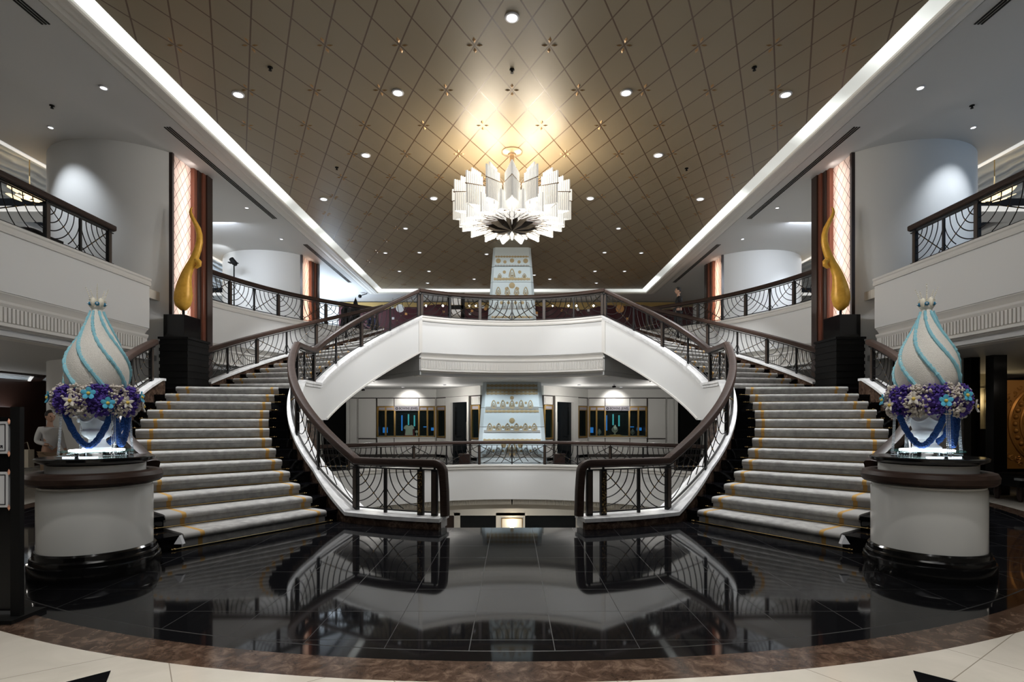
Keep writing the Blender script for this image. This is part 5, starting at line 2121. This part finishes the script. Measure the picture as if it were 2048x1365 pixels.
# ------------------------------------------------------------------ under the galleries: left hall and right lounge
for s in (-1, 1):
    m = MB()
    m.prism([(s * 16.3, 4), (s * 22, 4), (s * 22, 21), (s * 16.3, 21)], LOWSOF, LOWSOF + 0.1)
    struct(m.build('ceiling', M['soffit'], smooth=False))
    m = MB()
    x0, x1 = sorted((s * 21.8, s * 22))
    m.box(x0, x1, 0, 21, 0, 3)
    struct(m.build('wall_' + SIDE[s], M['darkwood'], smooth=False))
    m = MB()
    x0, x1 = sorted((s * 11.5, s * 22))
    m.box(x0, x1, 20.9, 21.1, 0, LOWSOF)
    struct(m.build('wall_' + SIDE[s], M['darkwood'] if s < 0 else M['matteblack'], smooth=False))
t = empty('ceiling_coffer', (-17, 17.0, LOWSOF), 'lit wavy ceiling coffer with a dark frame under the left gallery', 'ceiling panel')
cpoly = [(-21.5, 11.0), (-14.4, 11.0), (-14.4, 16.7), (-17.1, 19.6), (-21.5, 20.6)]
m = MB()
for p, q in zip(cpoly[1:], cpoly[2:]):
    d = Vector((q[0] - p[0], q[1] - p[1], 0)).normalized()
    m.obox(((p[0] + q[0]) / 2, (p[1] + q[1]) / 2), (d.x, d.y), math.hypot(q[0] - p[0], q[1] - p[1]) / 2 + 0.1, 0.13, LOWSOF - 0.05, LOWSOF)
under(m.build('dark_frame', M['darkwood'], smooth=False), t)
m = MB()
m.prism(cpoly, LOWSOF - 0.014, LOWSOF - 0.004)
under(m.build('wave_panel', M['wave'], smooth=False), t)
m = MB()
for p, q in zip(cpoly[1:], cpoly[2:]):
    d = Vector((q[0] - p[0], q[1] - p[1], 0)).normalized()
    n = Vector((-d.y, d.x, 0)) * 0.17
    m.obox(((p[0] + q[0]) / 2 + n.x, (p[1] + q[1]) / 2 + n.y), (d.x, d.y), math.hypot(q[0] - p[0], q[1] - p[1]) / 2 - 0.1, 0.035, LOWSOF - 0.045, LOWSOF - 0.014)
under(m.build('light_strip', M.setdefault('coffer', emis('coffer_light_strip', (1, 0.98, 0.93), 0.55)), smooth=False), t)
area('coffer_fill', (-16.6, 16.8, 2.0), 1.5, 40, (0.85, 0.93, 1.0), (R(180), 0, 0), 2.5)
m = MB()
m.box(-19.6, -17.7, 20.82, 20.9, 0, 2.5)
do = struct(m.build('door_5', M['matteblack'], smooth=False))
m = MB()
for a, b, c, d in ((-19.75, -19.6, 0, 2.6), (-17.7, -17.5, 0, 2.6), (-19.75, -17.5, 2.5, 2.62)):
    m.box(a, b, 20.75, 20.95, c, d)
m.build('door_frame', M['black'], do, smooth=False)

# right lounge: carved gold panel, black posts, sconce on cream panelling, bench
M['carved'] = mat('carved_gilt_wood', (0.42, 0.20, 0.05), 0.42, 0.5)
t = empty('carved_panel', (10.9, 11.6, 0.5), 'large carved gilt wood panel with a round medallion at the right edge', 'carved panel')
m = MB()
cc = (11.35, 1.5)
for rr_, tr_ in ((0.22, 0.03), (0.42, 0.035), (0.62, 0.03), (0.86, 0.04)):
    m.tube([(cc[0] + rr_ * math.cos(2 * math.pi * i / 40), 11.55, cc[1] + rr_ * math.sin(2 * math.pi * i / 40)) for i in range(41)], tr_, 6)
under(m.build('medallion_ring', M['carved']), t)
m = MB()
m.box(10.42, 12.6, 11.55, 11.65, 0.55, 2.42)
for rr_, nn_, rb in ((0.0, 1, 0.12), (0.32, 16, 0.045), (0.52, 24, 0.05), (0.74, 32, 0.055)):
    for i in range(nn_):
        w = 2 * math.pi * i / nn_
        m.ball((cc[0] + rr_ * math.cos(w), 11.55, cc[1] + rr_ * math.sin(w)), rb, 7, 5)
for i in range(150):                     # scrollwork in the corners
    x, z = random.uniform(10.46, 12.5), random.uniform(0.6, 2.38)
    if math.hypot(x - cc[0], z - cc[1]) < 0.95:
        continue
    w0 = random.uniform(0, 6.28)
    m.tube([(x + 0.07 * (1 - k / 9) * math.cos(w0 + k * 0.7), 11.54, z + 0.07 * (1 - k / 9) * math.sin(w0 + k * 0.7)) for k in range(9)], 0.014, 4)
under(m.build('board', M['carved'], angle=50), t)
spot('panel_spot', (10.2, 9.8, 2.8), (11.0, 11.6, 1.5), 26, (1.0, 0.75, 0.42), 70, 0.8, 0.05)
for i, (xa, xb, yy) in enumerate(((10.12, 10.40, 11.5), (10.02, 10.22, 11.95))):
    m = MB()
    m.box(xa, xb, yy, yy + 0.2, 0, LOWSOF)
    m.box(xa - 0.03, xb + 0.03, yy - 0.03, yy + 0.23, 0, 0.2)
    tag(m.build('black_post', M['black'], smooth=False), 'tall black lacquered post ' + ('framing the carved gilt panel' if i == 0 else 'just behind the one framing the carved gilt panel'), 'post')
m = MB()
m.box(12.9, 14.6, 16.2, 16.4, 0, LOWSOF)
for k in range(3):
    for (a, b, c, d) in ((0, 0.5, 0.9, 0.93), (0, 0.5, 2.5, 2.53), (0, 0.03, 0.9, 2.53), (0.47, 0.5, 0.9, 2.53)):
        m.box(12.97 + 0.54 * k + a, 12.97 + 0.54 * k + b, 16.17, 16.2, c, d)
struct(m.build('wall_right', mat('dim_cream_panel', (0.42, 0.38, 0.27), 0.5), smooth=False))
t = empty('wall_sconce', (14.0, 16.15, 2.1), 'slim glowing wall sconce on cream panelling in the dark right lounge', 'wall light')
m = MB()
m.tube([(14.0, 16.08, 1.95), (14.0, 16.08, 2.35)], 0.05, 10)
under(m.build('tube_shade', emis('sconce_tube', (1.0, 0.78, 0.45), 4)), t)
m = MB()
m.box(13.97, 14.03, 16.08, 16.17, 2.1, 2.16)
under(m.build('bracket', M['brass'], smooth=False), t)
point('sconce_light', (14.0, 15.95, 2.15), 7, (1.0, 0.78, 0.45), 0.06)
t = empty('lounge_bench', (10.4, 10.6, 0), 'dark tufted bench with a pale stone ledge in front of the carved gilt panel', 'bench')
m = MB()
m.box(9.6, 12.4, 10.35, 11.1, 0.30, 0.50)
for k in range(7):
    m.ball((9.8 + 0.4 * k, 10.72, 0.5), 0.2, 10, 6, (1, 1.6, 0.28))
under(m.build('seat', M['matteblack'], angle=50), t)
m = MB()
m.box(9.5, 12.5, 10.2, 10.36, 0.44, 0.48)
under(m.build('ledge', mat('grey_stone_ledge', (0.25, 0.25, 0.25), 0.25), smooth=False), t)
for (x, y) in ((9.75, 10.5), (12.2, 10.5), (9.75, 11.0), (12.2, 11.0)):
    m = MB()
    m.lathe([(0.03, 0.0), (0.06, 0.12), (0.05, 0.30)], (x, y, 0), 10)
    under(m.build('leg', M['darkwood']), t)
t = empty('armchair', (12.3, 13.7, 0), 'dark grey upholstered armchair in the dim right lounge behind the flower urn', 'armchair')
m = MB()
m.box(11.9, 12.7, 13.4, 14.1, 0.15, 0.45)
under(m.build('seat', M['matteblack'], smooth=False), t)
m = MB()
m.box(11.9, 12.7, 14.0, 14.2, 0.4, 1.35)
under(m.build('backrest', mat('charcoal_cloth', (0.05, 0.05, 0.055), 0.8), smooth=False), t)
for x in (11.8, 12.7):
    m = MB()
    m.box(x, x + 0.12, 13.4, 14.1, 0.0, 0.65)
    under(m.build('arm', M['matteblack'], smooth=False), t)

# ------------------------------------------------------------------ black sign stand at the left edge
SX, SY = -3.93, 4.33
t = empty('sign_stand', (SX, SY, 0), 'tall black sign stand with two framed white notices at the left edge', 'sign stand')
m = MB()
m.box(SX - 0.02, SX + 0.055, SY - 0.02, SY + 0.02, 0.0, 1.68)
under(m.build('upright', M['matteblack'], smooth=False), t)
m = MB()
m.box(SX - 0.75, SX - 0.02, SY + 0.02, SY + 0.05, 0.06, 1.60)
under(m.build('back_panel', M['black'], smooth=False), t)
m = MB()
m.box(SX - 0.8, SX + 0.08, SY - 0.12, SY + 0.2, 0.0, 0.03)
under(m.build('base', M['matteblack'], smooth=False), t)
M['paper'] = mat('white_notice', (0.62, 0.63, 0.65), 0.5)
M['coppercap'] = mat('copper_corner', (0.72, 0.36, 0.24), 0.3, 0.9)
for i, (z0, z1) in enumerate(((1.31, 1.565), (0.885, 1.165))):
    m = MB()
    m.box(SX - 0.62, SX - 0.055, SY - 0.0, SY + 0.02, z0, z1)
    pn = under(m.build('notice', M['paper'], smooth=False), t)
    m = MB()
    for a, b, c, d in ((SX - 0.60, SX - 0.075, z0 + 0.02, z0 + 0.026), (SX - 0.60, SX - 0.075, z1 - 0.026, z1 - 0.02), (SX - 0.081, SX - 0.075, z0 + 0.02, z1 - 0.02), (SX - 0.6, SX - 0.594, z0 + 0.02, z1 - 0.02)):
        m.box(a, b, SY - 0.003, SY + 0.002, c, d)
    if i == 0:
        e = (SX - 0.115, z0 + 0.05)
        m.extrude([(e[0] - 0.018, SY - 0.003, e[1] - 0.014), (e[0] - 0.014, SY - 0.003, e[1] - 0.018), (e[0] + 0.014, SY - 0.003, e[1] + 0.010), (e[0] + 0.010, SY - 0.003, e[1] + 0.014)], (0, 0.005, 0))
        m.box(e[0] - 0.006, e[0] + 0.017, SY - 0.003, SY + 0.002, e[1] + 0.012, e[1] + 0.017)
        m.box(e[0] + 0.012, e[0] + 0.017, SY - 0.003, SY + 0.002, e[1] - 0.008, e[1] + 0.017)
    q = m.build('printed_border', M['signtext'], smooth=False)
    q.parent = pn
    for zz in (z0, z1):
        m = MB()
        m.ball((SX - 0.045, SY - 0.005, zz), 0.02, 4, 2, (0.8, 0.5, 1.3))
        q = m.build('copper_corner', M['coppercap'], smooth=False)
        q.parent = pn
# folded cards at the stair feet
for s in (-1, 1):
    cxp, cyp = s * 3.76, 6.2
    m = MB()
    m.extrude([(cxp - 0.05, cyp - 0.03, 0.176), (cxp + 0.05, cyp - 0.03, 0.176), (cxp, cyp - 0.01, 0.27)], (0, 0.05, 0))
    tag(m.build('folded_card', M['paper'], smooth=False), f'small white folded card on the lowest step beside the {SIDE[s]} drum pedestal', 'card')

# ------------------------------------------------------------------ people
M['skin'] = mat('skin', (0.55, 0.33, 0.23), 0.5)
M['hair'] = mat('black_hair', (0.012, 0.010, 0.009), 0.45)
M['shirt'] = mat('white_shirt', (0.72, 0.72, 0.72), 0.8)
M['khaki'] = mat('tan_apron', (0.42, 0.30, 0.20), 0.8)
M['suit'] = mat('black_suit', (0.010, 0.010, 0.012), 0.7)
M['navy'] = mat('navy_top', (0.02, 0.03, 0.09), 0.8)
M['hood'] = mat('white_headscarf', (0.75, 0.75, 0.78), 0.8)
M['bag'] = mat('cream_bag', (0.55, 0.50, 0.40), 0.7)


def skinned(name, nodes, edges, root_i=0, sub=1):
    """evaluated mesh of a skin-modifier skeleton; nodes = [(x, y, z, r)]"""
    me = bpy.data.meshes.new(name)
    me.from_pydata([n[:3] for n in nodes], edges, [])
    o = bpy.data.objects.new(name, me)
    COL.objects.link(o)
    sk = o.modifiers.new('skin', 'SKIN')
    sk.use_smooth_shade = True
    for i, n in enumerate(nodes):
        r = n[3]
        me.skin_vertices[0].data[i].radius = (r, r) if isinstance(r, float) else r
        me.skin_vertices[0].data[i].use_root = (i == root_i)
    if sub:
        ss = o.modifiers.new('sub', 'SUBSURF')
        ss.levels = ss.render_levels = sub
    dg = bpy.context.evaluated_depsgraph_get()
    out = bpy.data.meshes.new_from_object(o.evaluated_get(dg))
    bpy.data.objects.remove(o)
    return out


def join_meshes(name, meshes, mt, parent):
    mb = MB()
    for me in meshes:
        mb.add([tuple(v.co) for v in me.vertices], [tuple(p.vertices) for p in me.polygons])
    return mb.build(name, mt, parent, angle=80)


def person(loc, face, label, scale, top, legs, arms, hair='short', sit=False, name='person'):
    """stands at loc, faces compass angle face (0 = towards the camera); arms = per side (elbow, wrist) offsets from the shoulder"""
    t = empty(name, loc, label, 'person')
    t.rotation_euler = (0, 0, R(face))
    t.scale = (scale,) * 3
    hz = 0.95 if not sit else 0.5
    N, E = [], []

    def add(p, r, prev=None):
        N.append((*p, r))
        if prev is not None:
            E.append((prev, len(N) - 1))
        return len(N) - 1
    b = hz - 0.95
    pel = add((0, 0, 0.95 + b), 0.115)
    sp_ = add((0, 0.01, 1.12 + b), 0.11, pel)
    chs = add((0, 0.01, 1.32 + b), 0.13, sp_)
    nb = add((0, 0.015, 1.47 + b), 0.06, chs)
    nk = add((0, 0.0, 1.56 + b), 0.052, nb)
    hd0 = add((0, -0.01, 1.62 + b), 0.062, nk)
    J = {}
    for sg in (-1, 1):
        el, wr = arms[0 if sg < 0 else 1]
        sh = add((sg * 0.17, 0.015, 1.42 + b), 0.055, chs)
        e = (sg * 0.17 + sg * el[0], 0.015 + el[1], 1.42 + b + el[2])
        w = (e[0] + sg * wr[0], e[1] + wr[1], e[2] + wr[2])
        ei = add(e, 0.042, sh)
        wi = add(w, 0.029, ei)
        d = (Vector(w) - Vector(e)).normalized()
        pm = Vector(w) + d * 0.05
        pi = add(tuple(pm), 0.034, wi)
        J[sg] = (N[sh][:3], e, w, d)
        if sit:
            kn = (sg * 0.1, -0.42, 0.5)
            an = (sg * 0.1, -0.44, 0.09)
        else:
            kn = (sg * 0.095, -0.01, 0.51)
            an = (sg * 0.095, 0.03, 0.09)
        hp = add((sg * 0.085, 0, 0.88 + b), 0.095, pel)
        ki = add(kn, 0.062, hp)
        ai = add(an, 0.042, ki)
        add((an[0], an[1] - 0.15, 0.035), 0.035, ai)
        J[sg] += (kn, an)
    meshes = [skinned('body', N, E)]
    # fingers: four unequal bent ones and a thumb on each hand
    for sg in (-1, 1):
        _, e, w, d, kn, an = J[sg]
        side = Vector((0, 1, 0)).cross(d)
        side = side.normalized() if side.length > 0.1 else Vector((1, 0, 0))
        pal = d.cross(side).normalized()
        c = Vector(w) + d * 0.075
        for k, ln in enumerate((0.062, 0.072, 0.068, 0.052)):
            bpt = c + pal * (0.026 - 0.0175 * k)
            mid = bpt + d * ln * 0.55 + side * 0.006
            tip = mid + (d * 0.8 - side * sg * 0.5).normalized() * ln * 0.45
            meshes.append(skinned('f', [(*(bpt - d * 0.02), 0.0088), (*bpt, 0.0085), (*mid, 0.008), (*tip, 0.0062)], [(0, 1), (1, 2), (2, 3)]))
        bpt = Vector(w) + d * 0.03 + pal * 0.03
        meshes.append(skinned('f', [(*(bpt - pal * 0.02), 0.011), (*(bpt + pal * 0.02 + d * 0.02), 0.0098), (*(bpt + pal * 0.026 + d * 0.05), 0.0078)], [(0, 1), (1, 2)]))
    # head with face
    hc = (0, -0.015, 1.695 + b)
    hm = MB()
    vs_, seg, rings = [], 20, 14
    hm.ball(hc, 0.105, seg, rings, (0.76, 0.95, 1.18))
    jaw = []
    for v in hm.v:
        x, y, z = v
        k = (z - hc[2]) / 0.124
        if k < 0:                         # narrow the jaw and push the chin forward
            x *= 1 + 0.28 * k
            y = y + 0.018 * k * (1 if y < hc[1] else -1.2)
        jaw.append((x, y, z))
    hm.v = jaw
    hm.ball((0, hc[1] - 0.103, hc[2] - 0.018), 0.016, 8, 6, (0.75, 1.0, 1.5))
    hm.ball((0, hc[1] - 0.090, hc[2] - 0.062), 0.019, 8, 5, (1.2, 0.5, 0.4))
    for sg in (-1, 1):
        hm.ball((sg * 0.081, hc[1] + 0.008, hc[2] - 0.01), 0.026, 8, 6, (0.4, 0.7, 1.2))
    me = bpy.data.meshes.new('head')
    me.from_pydata(hm.v, [], hm.f)
    meshes.append(me)
    body = join_meshes('body', meshes, M['skin'], t)
    for sg in (-1, 1):
        m = MB()
        m.ball((sg * 0.032, hc[1] - 0.089, hc[2] + 0.004), 0.011, 8, 6)
        m.build('eye', M['hair'], t)
    # hair
    m = MB()
    m.ball((0, hc[1] + 0.014, hc[2] + 0.022), 0.112, 20, 12, (0.80, 0.96, 1.12))
    m.v = [(x, y if not (y < hc[1] - 0.045 and z < hc[2] + 0.06) else hc[1] - 0.045, max(z, hc[2] - 0.045 if y > hc[1] + 0.02 else hc[2] + 0.012)) for x, y, z in m.v]
    m.build('hair', M['hair'], t, angle=60)
    if hair == 'scarf':
        m = MB()
        pts = [(0.1 * math.cos(w), hc[1] - 0.035, hc[2] + 0.02 + 0.135 * math.sin(w)) for w in [R(a) for a in range(-60, 241, 15)]]
        m.tube(pts, 0.028, 8)
        m.ball((0, hc[1] + 0.03, hc[2] + 0.02), 0.122, 18, 12, (0.85, 0.9, 1.15))
        m.v = [(x, max(y, hc[1] - 0.055), z) for x, y, z in m.v]
        m.build('headscarf', M['hood'], t, angle=60)
    # clothes follow the same skeleton
    n, e = [], []
    n += [(0, 0.0, 0.90 + b, 0.138), (0, 0.01, 1.12 + b, 0.128), (0, 0.01, 1.33 + b, 0.145), (0, 0.015, 1.455 + b, 0.075)]
    e += [(0, 1), (1, 2), (2, 3)]
    for sg in (-1, 1):
        sh, el, w, d, kn, an = J[sg]
        k = len(n)
        n += [(*sh, 0.074), (*el, 0.056), (*(Vector(w) - d * 0.02), 0.040)]
        e += [(2, k), (k, k + 1), (k + 1, k + 2)]
    join_meshes('top', [skinned('top', n, e)], M[top], t)
    n, e = [(0, 0, 0.94 + b, 0.135)], []
    for sg in (-1, 1):
        sh, el, w, d, kn, an = J[sg]
        k = len(n)
        n += [(sg * 0.088, 0, 0.86 + b, 0.11), (*kn, 0.080), (an[0], an[1], an[2] + 0.02, 0.062)]
        e += [(0, k), (k, k + 1), (k + 1, k + 2)]
    join_meshes('trousers', [skinned('trousers', n, e)], M[legs], t)
    for sg in (-1, 1):
        an = J[sg][5]
        m = MB()
        m.ball((an[0], an[1] - 0.07, 0.045), 0.05, 10, 6, (0.95, 2.6, 0.9))
        m.build('shoe', M['suit'], t)
    return t


down = ((0.05, 0.02, -0.27), (0.0, -0.05, -0.24))
bent = ((0.05, 0.03, -0.26), (-0.10, -0.20, -0.06))
t = person((-9.66, 11.45, 0), 62, 'person in a white shirt and tan apron standing behind the left drum pedestal', 0.975, 'shirt', 'khaki', (bent, ((0.05, 0.0, -0.27), (0.0, -0.16, -0.18))))
m = MB()
m.box(-9.95, -9.72, 11.0, 11.14, 0.62, 0.98)
m.tube([(-9.91, 11.07, 0.98), (-9.89, 11.07, 1.10), (-9.80, 11.07, 1.13), (-9.76, 11.07, 0.98)], 0.008, 6)
tag(m.build('tote_bag', M['bag'], smooth=False), 'cream tote bag held by the person in the white shirt', 'bag')
person((6.0, 19.75, UP), -90, 'dark-haired person in a black suit walking left on the right upper gallery', 1.0, 'suit', 'suit', (down, bent))
person((-5.35, 21.1, UP), 35, 'person with a white headscarf and navy top sitting behind the left stair railing', 0.95, 'navy', 'suit', (bent, bent), 'scarf', True)
t = empty('stool', (-5.35, 21.15, UP), 'small dark stool under the person with the white headscarf', 'stool')
m = MB()
m.lathe([(0.0, 0.34), (0.19, 0.34), (0.2, 0.36), (0.19, 0.385), (0.0, 0.385)], (-5.35, 21.15, UP), 20)
under(m.build('seat', M['darkwood']), t)
for k in range(4):
    w = math.pi / 4 + k * math.pi / 2
    m = MB()
    m.tube([(-5.35 + 0.17 * math.cos(w), 21.15 + 0.17 * math.sin(w), UP), (-5.35 + 0.12 * math.cos(w), 21.15 + 0.12 * math.sin(w), UP + 0.345)], 0.016, 8)
    under(m.build('leg', M['darkwood']), t)
